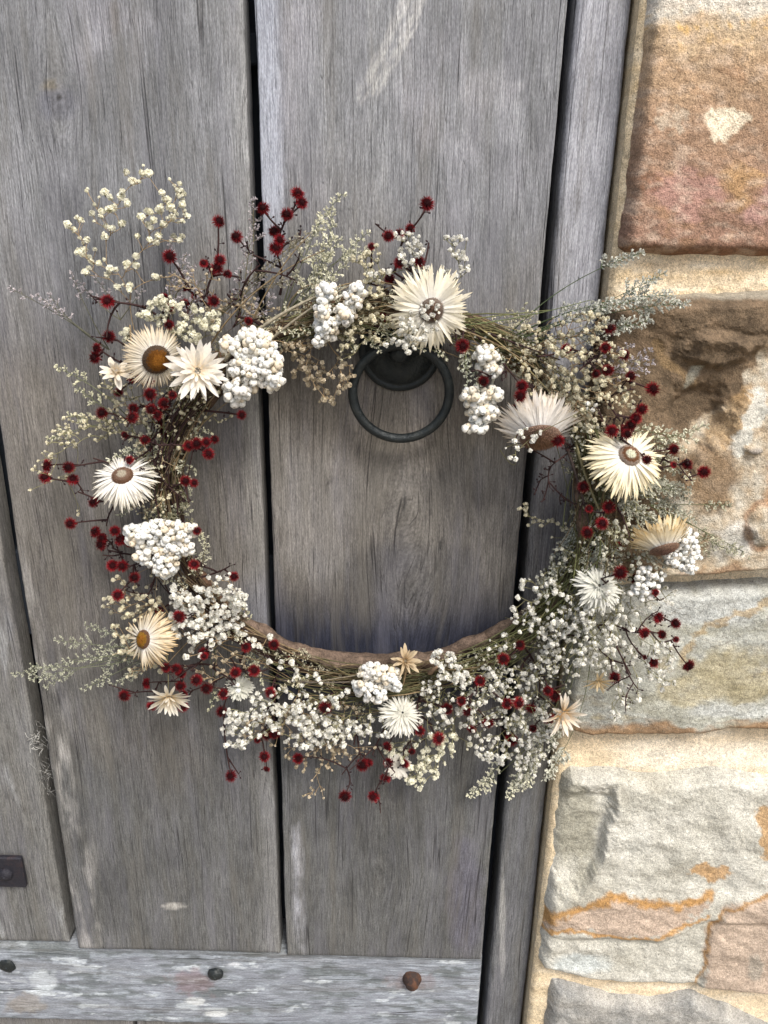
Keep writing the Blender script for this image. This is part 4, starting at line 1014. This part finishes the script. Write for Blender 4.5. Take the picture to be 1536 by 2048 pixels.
# root, ellipses (cx, cy, rx, ry, n), blossom radius px, colour, depth range, stem colour
sprays = [
 ((268, 660), [(275, 350, 26, 22, 9), (245, 395, 24, 14, 4), (215, 405, 26, 20, 9), (185, 390, 16, 14, 3), (345, 385, 26, 26, 12), (360, 420, 16, 26, 9), (330, 430, 16, 26, 8), (295, 440, 22, 18, 7), (150, 450, 20, 22, 7), (165, 490, 20, 22, 7), (205, 465, 24, 14, 6), (190, 430, 20, 12, 4), (270, 450, 26, 22, 3), (195, 510, 20, 18, 6), (215, 540, 20, 12, 4), (262, 535, 16, 10, 4), (280, 510, 10, 8, 2), (245, 575, 22, 10, 5), (180, 540, 10, 10, 2), (310, 550, 10, 6, 2), (320, 478, 22, 12, 4), (345, 475, 30, 12, 4)], 8.5, 'c', (.020, .050), STEMT),
 ((330, 720), [(375, 640, 62, 34, 60), (310, 620, 34, 26, 24), (400, 665, 40, 22, 18), (250, 670, 12, 14, 6), (335, 600, 18, 10, 5)], 7.5, 'c', (.040, .066), STEMG),
 ((300, 900), [(170, 860, 60, 34, 60), (215, 840, 50, 22, 36), (120, 880, 28, 22, 18), (85, 935, 25, 20, 12), (100, 910, 20, 10, 6), (120, 960, 30, 12, 6), (62, 980, 4, 6, 1), (160, 1025, 8, 5, 2)], 5.0, 'y', (.022, .048), STEMG),
 ((640, 650), [(620, 740, 42, 26, 24), (655, 770, 44, 26, 26), (690, 740, 26, 30, 14), (560, 700, 34, 26, 12), (600, 700, 40, 24, 16), (650, 800, 24, 10, 6)], 6.5, 'b', (.024, .052), STEMT),
 ((760, 640), [(745, 590, 30, 60, 40), (715, 660, 36, 40, 26), (775, 660, 32, 30, 22), (700, 700, 26, 26, 12), (740, 510, 24, 26, 12), (720, 520, 14, 16, 5)], 6.5, 'y', (.036, .064), STEMG),
 ((840, 600), [(822, 500, 24, 36, 34), (840, 545, 22, 24, 12), (800, 470, 12, 10, 5), (760, 560, 30, 20, 8)], 7.0, 'w', (.040, .066), STEMG),
 ((900, 640), [(917, 480, 16, 12, 7), (908, 503, 18, 8, 5), (930, 520, 14, 16, 8), (922, 545, 14, 14, 7), (895, 478, 4, 4, 1), (890, 535, 20, 10, 4)], 6.5, 'w', (.028, .045), STEMG),
 ((790, 640), [(835, 655, 40, 32, 40), (855, 620, 24, 16, 12), (800, 690, 30, 16, 12), (820, 690, 20, 20, 10)], 6.5, 'w', (.070, .088), STEMG),
 ((1010, 680), [(1110, 720, 70, 46, 64), (1170, 690, 50, 36, 36), (1130, 770, 80, 36, 66), (1080, 745, 40, 30, 24), (1190, 780, 60, 30, 34), (1240, 740, 40, 34, 22), (1170, 840, 30, 26, 26), (1100, 790, 50, 20, 18), (1060, 650, 30, 12, 5), (1260, 790, 22, 20, 10), (1180, 640, 40, 20, 16)], 6.5, 'y', (.030, .062), STEMT),
 ((1050, 790), [(1050, 880, 18, 24, 10), (1025, 900, 14, 22, 7), (1070, 870, 14, 14, 5), (1180, 815, 14, 8, 4)], 6.0, 'w', (.075, .09), STEMG),
 ((1165, 1120), [(1052, 1020, 14, 14, 8), (1070, 1045, 16, 12, 7), (1100, 1050, 20, 10, 4), (1135, 1055, 14, 10, 5), (1110, 1075, 8, 5, 1), (1150, 1030, 10, 8, 2)], 5.5, 'y', (.020, .036), STEMG),
 ((1200, 1120), [(1120, 1160, 50, 26, 28), (1090, 1170, 20, 20, 9), (1140, 1110, 40, 30, 24), (1260, 1110, 50, 50, 40), (1240, 1040, 60, 30, 26), (1290, 1140, 40, 40, 26)], 5.5, 'g', (.030, .056), STEMG),
 ((1200, 1130), [(1110, 1230, 66, 42, 66), (1160, 1280, 70, 50, 86), (1090, 1260, 50, 32, 34), (1200, 1230, 50, 46, 50), (1030, 1230, 20, 14, 7), (1130, 1320, 60, 36, 50), (1070, 1180, 40, 30, 14)], 6.5, 'w', (.034, .070), STEMG),
 ((1210, 1130), [(1260, 1220, 50, 50, 50), (1220, 1310, 50, 40, 44), (1280, 1310, 40, 26, 18), (1320, 1330, 30, 30, 16), (1310, 1350, 16, 12, 9), (1340, 1190, 16, 20, 7), (1330, 1300, 30, 22, 10), (1250, 1380, 36, 30, 14), (1325, 1370, 12, 10, 5), (1350, 1360, 10, 8, 3), (1240, 1420, 20, 22, 7)], 6.5, 'w', (.024, .050), STEMG),
 ((1120, 1270), [(1040, 1370, 64, 40, 70), (980, 1360, 50, 34, 44), (1060, 1440, 60, 44, 60), (960, 1440, 60, 40, 44), (1020, 1500, 66, 30, 60), (1080, 1500, 30, 34, 26), (930, 1400, 40, 34, 24), (1010, 1290, 40, 30, 16), (1060, 1540, 26, 20, 14)], 6.0, 'w', (.030, .060), STEMG),
 ((960, 1330), [(885, 1318, 22, 20, 22), (905, 1345, 30, 16, 26), (925, 1360, 20, 14, 14)], 6.5, 'w', (.052, .066), STEMG),
 ((900, 1390), [(830, 1560, 18, 20, 14), (860, 1530, 30, 26, 28), (870, 1500, 40, 30, 34), (840, 1545, 20, 20, 12), (800, 1500, 40, 26, 20), (905, 1490, 34, 20, 18)], 6.5, 'c', (.026, .050), STEMG),
 ((740, 1370), [(590, 1440, 60, 32, 60), (660, 1460, 60, 30, 56), (500, 1440, 54, 34, 44), (700, 1470, 50, 26, 34), (470, 1470, 28, 26, 18), (560, 1400, 60, 24, 30), (640, 1410, 50, 20, 22), (470, 1430, 24, 26, 14), (480, 1495, 16, 10, 6), (760, 1450, 40, 26, 22), (620, 1480, 50, 20, 26)], 6.8, 'w', (.034, .066), STEMG),
 ((690, 1400), [(630, 1530, 44, 22, 22), (600, 1500, 40, 20, 18), (640, 1570, 20, 14, 5), (630, 1592, 24, 6, 6), (680, 1510, 34, 20, 12)], 5.0, 'b', (.018, .036), STEMT),
 ((520, 1310), [(430, 1200, 54, 32, 66), (370, 1220, 40, 34, 46), (470, 1210, 26, 34, 30), (400, 1260, 54, 30, 50), (350, 1190, 24, 18, 14), (450, 1260, 40, 26, 26), (440, 1150, 24, 10, 6), (520, 1280, 24, 20, 9), (390, 1300, 30, 20, 10)], 7.5, 'w', (.044, .072), STEMT),
 ((380, 1280), [(250, 1210, 36, 26, 26), (240, 1250, 22, 40, 18), (215, 1205, 14, 10, 5), (240, 1160, 16, 8, 5), (290, 1200, 30, 20, 14), (250, 1300, 26, 20, 12), (270, 1340, 24, 20, 8), (300, 1340, 24, 10, 5)], 6.0, 'y', (.034, .056), STEMT),
 ((700, 1380), [(670, 1395, 30, 20, 10), (590, 1350, 14, 10, 4), (560, 1330, 40, 10, 6), (620, 1360, 30, 14, 8), (860, 1380, 20, 20, 14), (870, 1440, 26, 30, 22)], 6.5, 'w', (.045, .062), STEMG),
 ((260, 800), [(240, 790, 34, 24, 24), (285, 850, 34, 40, 34), (330, 880, 30, 30, 18), (210, 760, 20, 20, 7), (390, 780, 50, 30, 26), (420, 830, 50, 18, 14), (350, 1010, 30, 30, 16)], 5.0, 'y', (.030, .052), STEMG),
 ((480, 660), [(440, 720, 30, 20, 10), (560, 640, 50, 30, 30), (520, 640, 40, 24, 16), (610, 690, 50, 20, 16)], 5.0, 'b', (.034, .05), STEMT),
 ((960, 690), [(950, 680, 40, 20, 12), (1010, 720, 40, 24, 20), (1040, 700, 40, 26, 20), (930, 720, 16, 30, 12)], 4.5, 'g', (.034, .052), STEMG),
 ((1190, 960), [(1180, 880, 40, 30, 24), (1160, 860, 24, 24, 14), (1200, 1000, 40, 40, 30), (1220, 1080, 50, 40, 36), (1190, 1220, 60, 60, 50)], 5.0, 'g', (.036, .054), STEMG),
 ((900, 1370), [(900, 1400, 60, 26, 36), (980, 1330, 50, 22, 26), (1000, 1420, 90, 34, 60), (1100, 1350, 50, 50, 50), (850, 1470, 60, 24, 26)], 4.5, 'g', (.034, .054), STEMG),
 ((600, 1370), [(560, 1460, 90, 30, 60), (650, 1420, 80, 30, 50), (470, 1320, 50, 26, 26), (420, 1340, 60, 24, 24), (700, 1500, 50, 20, 20)], 4.8, 'b', (.030, .052), STEMT),
 ((330, 900), [(300, 880, 34, 50, 36), (350, 800, 40, 30, 24), (310, 1000, 40, 26, 26), (330, 940, 30, 30, 16), (280, 830, 30, 20, 16)], 4.2, 'g', (.028, .046), STEMG),
 ((320, 860), [(330, 760, 40, 30, 20), (350, 830, 40, 30, 26), (300, 900, 30, 40, 24), (335, 960, 34, 40, 30), (300, 1010, 40, 26, 26), (380, 860, 30, 26, 14), (260, 820, 40, 30, 24), (300, 1160, 40, 22, 16), (300, 1240, 30, 30, 18)], 4.6, 'y', (.030, .056), STEMT),
 ((420, 620), [(450, 620, 40, 26, 22), (400, 560, 40, 30, 18), (500, 600, 40, 26, 20), (350, 560, 30, 20, 12)], 4.6, 'b', (.030, .052), STEMT),
 ((1080, 700), [(1080, 690, 60, 30, 40), (1150, 650, 60, 24, 30), (1220, 700, 40, 30, 24), (1240, 800, 40, 30, 24), (1140, 810, 50, 30, 30), (1200, 830, 40, 24, 20), (1000, 700, 40, 30, 20)], 5.0, 'y', (.034, .060), STEMT),
 ((1230, 960), [(1300, 960, 50, 40, 34), (1280, 1020, 50, 30, 30), (1150, 930, 26, 40, 14), (1330, 1050, 40, 26, 20), (1270, 1090, 40, 30, 24)], 4.2, 'g', (.026, .05), STEMG),
]
allb = []
spray_objs = []
for root, ells, br, kc, dr, sc in sprays:
    rx, ry = root; rp = P(rx, ry, .030 + off(rx)); pts = []; inf = []
    for cx, cy, ex, ey, n in ells:
        for i in range(int(round(n * 1.0))):
            a = random.uniform(0, 2 * math.pi); q = math.sqrt(random.random()) * 1.05
            x, y = cx + ex * q * math.cos(a), cy + ey * q * math.sin(a); d = random.uniform(*dr) + off(x)
            p = P(x, y, d); r = br * random.choice((1.0, 1.12, .95, .7, .5) if br > 5.2 else (.95, .8, .65, .5)) * random.uniform(.76, 1.04) * S(x, y, d); pts.append(p); inf.append((p, r, d))
    m = MB(); grow(m, rp, [p - unit(p - rp) * r * .6 for p, r, d in inf], .00055, sc, np.array(sc) * 1.6, .14, 3)
    o = wlink('babys_breath_spray', m.mesh('babys_breath_spray', M_STEM)); spray_objs.append(o)
    for p, r, d in inf: allb.append((r * (1 + 4 * d), p, r, kc, o, rp))
allb.sort(key=lambda a: -a[0])
mass = MB()
for i, (_, p, r, kc, o, rp) in enumerate(allb):
    z = unit(unit(p - rp) * .7 + toward(p) * random.uniform(.2, 1.1) + rng.normal(size=3) * .4 + (0, 0, .3)); vi = random.randrange(5)
    if i < 300: place(bmesh_of(kc, vi), 'blossom', o, p, z, r)
    else:
        v, t, c = BV[kc][vi]; mass.add(placed(v, p, z, r), t, c * random.uniform(.75, 1.08))
wlink('blossom_mass', mass.mesh('blossom_mass', M_BLOOM, False), None, 'stuff')
print('blossoms', len(allb))

# ---- sea lavender: combs of tiny papery florets
def floret(mb, p, d, L, col):
    s = unit(np.cross(d, rng.normal(size=3))); q = np.cross(d, s); w = L * .34
    t1, t2 = p + d * L + s * w, p + d * L - s * w; t3 = p + d * L * .9 + q * w
    mb.add([p, t1, t3, t2, p + d * L * .5 + q * w * .9], [(0, 1, 2), (0, 2, 3), (0, 3, 4), (0, 4, 1)], col)
def lavender(root, tips, col, scol, dr=(.03, .05), width=34, fl=5.5, dens=1.0, rad=.0006):
    st = MB(); fm = MB(); rx, ry = root
    for tip in tips:
        tx, ty = tip[:2]; w = tip[2] if len(tip) > 2 else width
        d0, d1 = .032 + off(rx), random.uniform(*dr) + off(tx)
        a, c = P(rx, ry, d0), P(tx, ty, d1); L = np.linalg.norm(c - a)
        ss = S(tx, ty, d1); side = unit(np.cross(c - a, FWD)); bow = random.gauss(0, .09) * L
        b = (a + c) / 2 + side * bow
        path = bez(a, b, c, 12); tube(st, path, np.linspace(rad, rad * .35, 12), scol, 3)
        span = min(1.0, w * 3.2 * ss / L)
        nb = max(4, int(span * L / (9 * ss) * dens))
        for k in range(nb):
            t = 1 - span * (k + .2) / nb; base = bez(a, b, c, 101)[int(t * 100)]
            tang = unit(bez(a, b, c, 101)[min(100, int(t * 100) + 2)] - bez(a, b, c, 101)[max(0, int(t * 100) - 3)])
            sg = 1 if k % 2 else -1
            bl = w * ss * random.uniform(.45, 1.0) * (.25 + .9 * (1 - t) / span) * .9
            dd = unit(tang * .9 + side * sg * random.uniform(.5, 1.0) + rng.normal(size=3) * .18)
            e = base + dd * bl; mid = (base + e) / 2 + side * sg * bl * .10; sub = bez(base, mid, e, 5)
            tube(st, sub, np.linspace(rad * .5, rad * .25, 5), scol, 3)
            nf = max(3, int(bl / (2.6 * ss) * dens)); full = bez(base, mid, e, nf + 2); sg2 = random.choice((-1, 1))
            for i in range(1, nf + 2):
                for rep in range(2 if random.random() < .6 else 1):
                    fd = unit(dd * .7 + side * sg2 * (.8 if rep == 0 else -.5) + rng.normal(size=3) * .35)
                    floret(fm, full[i], fd, fl * ss * random.uniform(.8, 1.5), np.array(col) * random.uniform(.7, 1.15))
    o = wlink('sea_lavender_spray', st.mesh('sea_lavender_spray', M_STEM))
    f = wlink('florets', fm.mesh('florets', M_BLOOM, False), o, 'stuff')
LC, LM, LG = (.78, .77, .62), (.56, .52, .54), (.68, .67, .50)
GS, GS2 = (.13, .145, .075), (.19, .17, .10)
lavender((218, 700), [(18, 575, 18), (75, 590, 22), (100, 590, 22), (142, 545, 20)], LM, (.10, .10, .07), (.02, .035), 20, 5, .9, .0007)
lavender((240, 640), [(165, 570, 16), (190, 555, 16), (285, 580, 14)], LM, (.12, .12, .08), (.02, .03), 18, 5)
lavender((260, 840), [(112, 735, 22), (150, 770, 22), (135, 830, 20), (95, 880, 18)], LG, GS, (.02, .035), 22)
lavender((330, 700), [(370, 510, 26), (385, 530, 30), (400, 560, 28), (350, 540, 22), (340, 480, 16)], LM, GS2, (.03, .04), 26)
lavender((470, 650), [(505, 400, 26), (520, 560, 26), (500, 470, 26), (545, 590, 26), (480, 540, 24)], LM, GS2, (.03, .045), 26)
lavender((560, 640), [(685, 388, 30), (640, 440, 30), (680, 480, 30), (735, 465, 24), (700, 520, 28), (655, 520, 26), (665, 430, 30), (740, 500, 20)], LC, GS, (.026, .045), 30, 6, 1.1)
lavender((420, 650), [(620, 465, 18), (600, 480, 18), (560, 520, 24), (590, 560, 24)], (.50, .47, .38), GS2, (.03, .05), 24)
lavender((620, 650), [(590, 545, 24), (630, 560, 26), (660, 560, 26), (570, 610, 24)], LC, GS2, (.04, .055), 26)
lavender((1000, 690), [(1285, 505, 26), (1330, 545, 26), (1378, 605, 36), (1345, 590, 34), (1300, 640, 34), (1270, 600, 34), (1230, 600, 30), (1260, 650, 34), (1190, 610, 26)], (.66, .67, .60), (.10, .14, .07), (.028, .045), 32, 6, 1.3, .0007)
lavender((1160, 760), [(1300, 700, 26), (1290, 740, 26), (1305, 720, 26), (1260, 690, 26)], LM, GS2, (.03, .05), 26)
lavender((1180, 860), [(1412, 850, 24), (1390, 880, 28), (1370, 900, 28), (1310, 850, 24), (1385, 960, 30), (1350, 940, 30)], LC, GS, (.02, .04), 28, 5.5, 1.1)
lavender((1190, 930), [(1350, 980, 34), (1380, 1000, 34), (1330, 1010, 34), (1300, 960, 34), (1390, 1040, 30), (1340, 1060, 34), (1290, 1040, 34), (1300, 990, 34), (1380, 980, 26), (1260, 1000, 30)], (.56, .56, .46), GS, (.028, .05), 34, 5.5, 1.5)
lavender((1300, 1010), [(1460, 1010, 20), (1470, 1105, 24), (1500, 1110, 20), (1440, 1085, 22), (1420, 1110, 22)], (.56, .55, .42), GS, (.012, .025), 22, 5)
lavender((1200, 1000), [(1130, 1090, 30), (1120, 1140, 30), (1160, 1160, 34), (1200, 1120, 34), (1240, 1180, 34), (1090, 1190, 26), (1110, 1110, 24)], (.58, .59, .50), GS, (.03, .05), 32, 5.5, 1.3)
lavender((1180, 1230), [(1060, 1520, 30), (1090, 1560, 30), (1040, 1570, 26), (1075, 1480, 34), (1010, 1490, 30), (1100, 1500, 30)], (.66, .66, .56), GS, (.02, .04), 30, 6, 1.3)
lavender((1060, 1490), [(940, 1592, 24), (965, 1570, 22), (1020, 1595, 24), (1040, 1580, 26), (1060, 1570, 22)], LC, GS, (.012, .025), 24, 5.5, 1.2)
lavender((320, 1300), [(25, 1350, 24), (60, 1330, 26), (110, 1280, 26), (170, 1250, 26), (90, 1375, 24), (140, 1320, 30), (190, 1300, 30), (60, 1360, 20), (165, 1380, 26), (210, 1340, 30), (225, 1370, 26)], (.54, .55, .43), (.15, .165, .10), (.018, .04), 24, 3.4, 1.25, .0005)
lavender((300, 1090), [(320, 1000, 26), (350, 1030, 26), (370, 1010, 26), (290, 1020, 26), (380, 1040, 22)], (.46, .44, .30), (.14, .14, .07), (.03, .05), 26, 5, 1.3)
lavender((330, 880), [(240, 870, 26), (220, 920, 26), (300, 930, 26), (360, 940, 24), (300, 860, 26)], LC, GS, (.03, .045), 26, 5, 1.1)
lavender((430, 1290), [(440, 1400, 16), (420, 1420, 14)], LG, GS, (.02, .03), 16, 4)
lavender((690, 640), [(710, 700, 20), (850, 700, 14), (895, 715, 12), (760, 700, 16), (610, 660, 20), (560, 660, 20)], LC, GS, (.05, .07), 18, 5)
lavender((930, 650), [(930, 740, 20), (960, 780, 18), (935, 770, 16), (1010, 720, 18)], (.56, .58, .48), GS, (.05, .066), 20, 5)
for g in range(15):                            # fine haze of pale twiglets all round the ring
    a0 = g * 24 + random.uniform(-4, 4); rx, ry = ring_pt(a0, 0); tips = []
    for k in range(9):
        a = a0 + random.uniform(8, 26) * random.choice((-1, 1)) * random.uniform(.3, 1)
        inner = -30 if 140 < a % 360 < 225 else -62
        dr = random.choice((random.uniform(20, 105), random.uniform(10, 80), random.uniform(inner, 0)))
        if 140 < a % 360 < 225: dr = max(dr, 12)
        x, y = ring_pt(a, dr); tips.append((x, y, random.uniform(16, 28)))
    lavender((rx, ry), tips, random.choice((LC, LG, (.62, .57, .44), (.70, .66, .50))), random.choice((GS, GS2)), (.020, .058), 24, 4.2, 1.15, .00045)
print('lavender')

# ---- woolly white bead clusters
def bead_data(seed, col):
    r = np.random.default_rng(seed); m = MB()
    rings, seg = 7, 11; v = [(0, 0, 1)]; c = [np.array(col) * .25]
    for i in range(1, rings):
        th = math.pi * (i / rings) ** 1.0
        for k in range(seg):
            ph = k / seg * 2 * math.pi; l = 1 + .26 * float(perlin(math.cos(ph) * 1.6 + seed, math.sin(ph) * 1.6, math.cos(th) * 1.6))
            rr = l * (1.0 if i > 1 else .96); v.append((math.sin(th) * math.cos(ph) * rr, math.sin(th) * math.sin(ph) * rr, math.cos(th) * rr * 1.08 + (0 if i > 1 else .02)))
            c.append(np.array(col) * (r.uniform(.9, 1.05)))
    v[0] = (0, 0, .80); v.append((0, 0, -1)); c.append(np.array(col) * .8)
    t = [(0, 1 + k, 1 + (k + 1) % seg) for k in range(seg)]
    for i in range(rings - 2):
        for k in range(seg):
            A, B = 1 + i * seg + k, 1 + i * seg + (k + 1) % seg; t += [(A, A + seg, B + seg), (A, B + seg, B)]
    L = 1 + (rings - 2) * seg; t += [(L + k, len(v) - 1, L + (k + 1) % seg) for k in range(seg)]
    return np.array(v, float), np.array(t), np.array(c)
BEADC = [(.84, .83, .77), (.80, .82, .80), (.82, .77, .65), (.84, .82, .76), (.78, .79, .76), (.76, .67, .52)]
BD = [bead_data(i, c) for i, c in enumerate(BEADC)]
BDM = []
for q in BD:
    mm = MB(); mm.add(*q); BDM.append(mm.mesh('bead', M_FELT))
clusters = [  # root, ellipses (cx, cy, rx, ry, n), bead px, depth
 ((450, 700), [(505, 690, 42, 34, 34), (530, 735, 34, 38, 30), (495, 745, 36, 36, 26), (475, 780, 26, 30, 16), (460, 690, 18, 18, 8), (545, 760, 20, 22, 8)], 9.5, .062),
 ((700, 590), [(655, 585, 20, 16, 10), (645, 620, 14, 30, 14), (655, 655, 22, 26, 14), (690, 630, 22, 18, 12), (705, 600, 20, 22, 12), (640, 682, 12, 10, 5), (715, 580, 16, 12, 6)], 9.0, .062),
 ((990, 740), [(950, 795, 26, 20, 16), (965, 825, 30, 22, 22), (985, 790, 18, 14, 10), (950, 857, 26, 8, 8), (970, 715, 24, 22, 14), (985, 740, 16, 12, 7)], 9.0, .050),
 ((330, 1040), [(285, 1075, 32, 26, 24), (320, 1065, 36, 24, 20), (360, 1070, 28, 26, 20), (300, 1110, 30, 22, 20), (330, 1130, 24, 24, 22), (370, 1095, 18, 14, 7), (345, 1100, 24, 20, 10), (262, 1065, 12, 16, 5), (380, 1055, 10, 12, 4)], 8.8, .064),
 ((760, 1400), [(745, 1345, 30, 16, 18), (775, 1355, 24, 20, 14), (725, 1370, 18, 18, 9), (750, 1385, 24, 18, 12), (790, 1365, 14, 14, 6)], 8.5, .060),
 ((1290, 1150), [(1370, 1080, 26, 22, 16), (1385, 1110, 18, 22, 12), (1350, 1115, 26, 20, 14), (1335, 1100, 16, 22, 8), (1380, 1135, 20, 10, 8), (1300, 1150, 30, 18, 14), (1290, 1180, 30, 20, 16)], 6.5, .050),
 ((640, 1420), [(475, 1380, 10, 14, 5), (597, 1445, 10, 16, 5)], 7, .045)]
nb_ind = 0; rest = MB()
for root, ells, br, dep in clusters:
    rp = P(root[0], root[1], dep - .022 + off(root[0])); st = MB(); pts = []
    cxm = np.average([e[0] for e in ells]); cym = np.average([e[1] for e in ells])
    for cx, cy, ex, ey, n in ells:
        for i in range(int(n * 1.75)):
            for _try in range(12):
                a = random.uniform(0, 6.283); q = math.sqrt(random.random())
                x, y = cx + ex * q * math.cos(a), cy + ey * q * math.sin(a)
                d = dep + off(x) + .010 * (1 - q) + random.uniform(-.005, .004); p = P(x, y, d)
                r = br * random.choice((.62, .75, .85, .95)) * random.uniform(.9, 1.1) * S(x, y, d)
                if all(np.linalg.norm(p - o_[0]) > (r + o_[1]) * .64 for o_ in pts): pts.append((p, r)); break
    grow(st, rp, [p + FWD * r * .8 for p, r in pts], .0017, (.50, .48, .40), (.60, .60, .54), .12, 5)
    o = wlink('woolly_bead_cluster', st.mesh('woolly_bead_cluster', M_FELT))
    ctr = P(cxm, cym, dep - .02 + off(cxm))
    for p, r in pts:
        z = unit(unit(p - ctr) + rng.normal(size=3) * .35); k = random.choice((0, 0, 1, 2, 3, 3, 4, 5) if br > 7 else (0, 3, 1))
        if nb_ind < 300: place(BDM[k], 'bead', o, p, z, r); nb_ind += 1
        else:
            v, t, c = BD[k]; rest.add(placed(v, p, z, r), t, c)
if rest.n: wlink('bead_mass', rest.mesh('bead_mass', M_FELT), None, 'stuff')
print('beads', nb_ind)

# ---- single long thin stems that stick out of the wreath
m = MB()
for (ax, ay, bx, by, cx, cy, col, r) in [
    (420, 690, 500, 560, 650, 500, TAN, .0008), (500, 650, 560, 520, 620, 470, TAN, .0007), (450, 720, 520, 640, 640, 590, (.30, .27, .20), .0022), (520, 700, 600, 620, 720, 560, (.26, .23, .17), .0014),
    (930, 640, 1000, 630, 1100, 620, (.16, .17, .07), .0006), (930, 650, 1040, 640, 1180, 600, (.14, .17, .08), .0006), (920, 660, 1000, 680, 1100, 760, TAN, .0007), (950, 650, 1030, 700, 1130, 820, (.30, .25, .13), .0006),
    (960, 660, 1040, 690, 1120, 720, DARK, .0010), (940, 660, 1010, 720, 1060, 800, DARK, .0010), (600, 1370, 700, 1350, 800, 1340, (.20, .17, .12), .0008), (560, 1360, 640, 1370, 760, 1360, (.12, .10, .08), .0009),
    (1120, 860, 1160, 960, 1180, 1060, (.06, .045, .04), .0016), (1150, 880, 1180, 1000, 1240, 1100, (.20, .18, .10), .0014), (1000, 900, 1040, 960, 1030, 900, STEMG, .0004), (1290, 1110, 1330, 1150, 1360, 1150, (.34, .30, .22), .0011),
    (1310, 1115, 1330, 1140, 1390, 1140, (.36, .32, .24), .0012), (334, 1310, 338, 1350, 336, 1395, (.20, .18, .10), .0007), (812, 1330, 812, 1345, 806, 1370, (.25, .18, .10), .0016),
    (860, 1345, 870, 1335, 880, 1330, (.25, .17, .11), .003), (340, 800, 360, 760, 380, 720, (.28, .24, .18), .0018), (260, 650, 262, 720, 290, 780, STEMT, .0009), (1100, 1240, 1060, 1250, 1010, 1235, STEMG, .0004)]:
    d = .045; tube(m, bez(P(ax, ay, d + off(ax)), P(bx, by, d + .012 + off(bx)), P(cx, cy, d + .004 + off(cx)), 12), np.linspace(r, r * .5, 12), col, 5)
wlink('loose_stem', m.mesh('loose_stem', M_STEM), None, 'stuff')
print('done', len(bpy.data.objects))
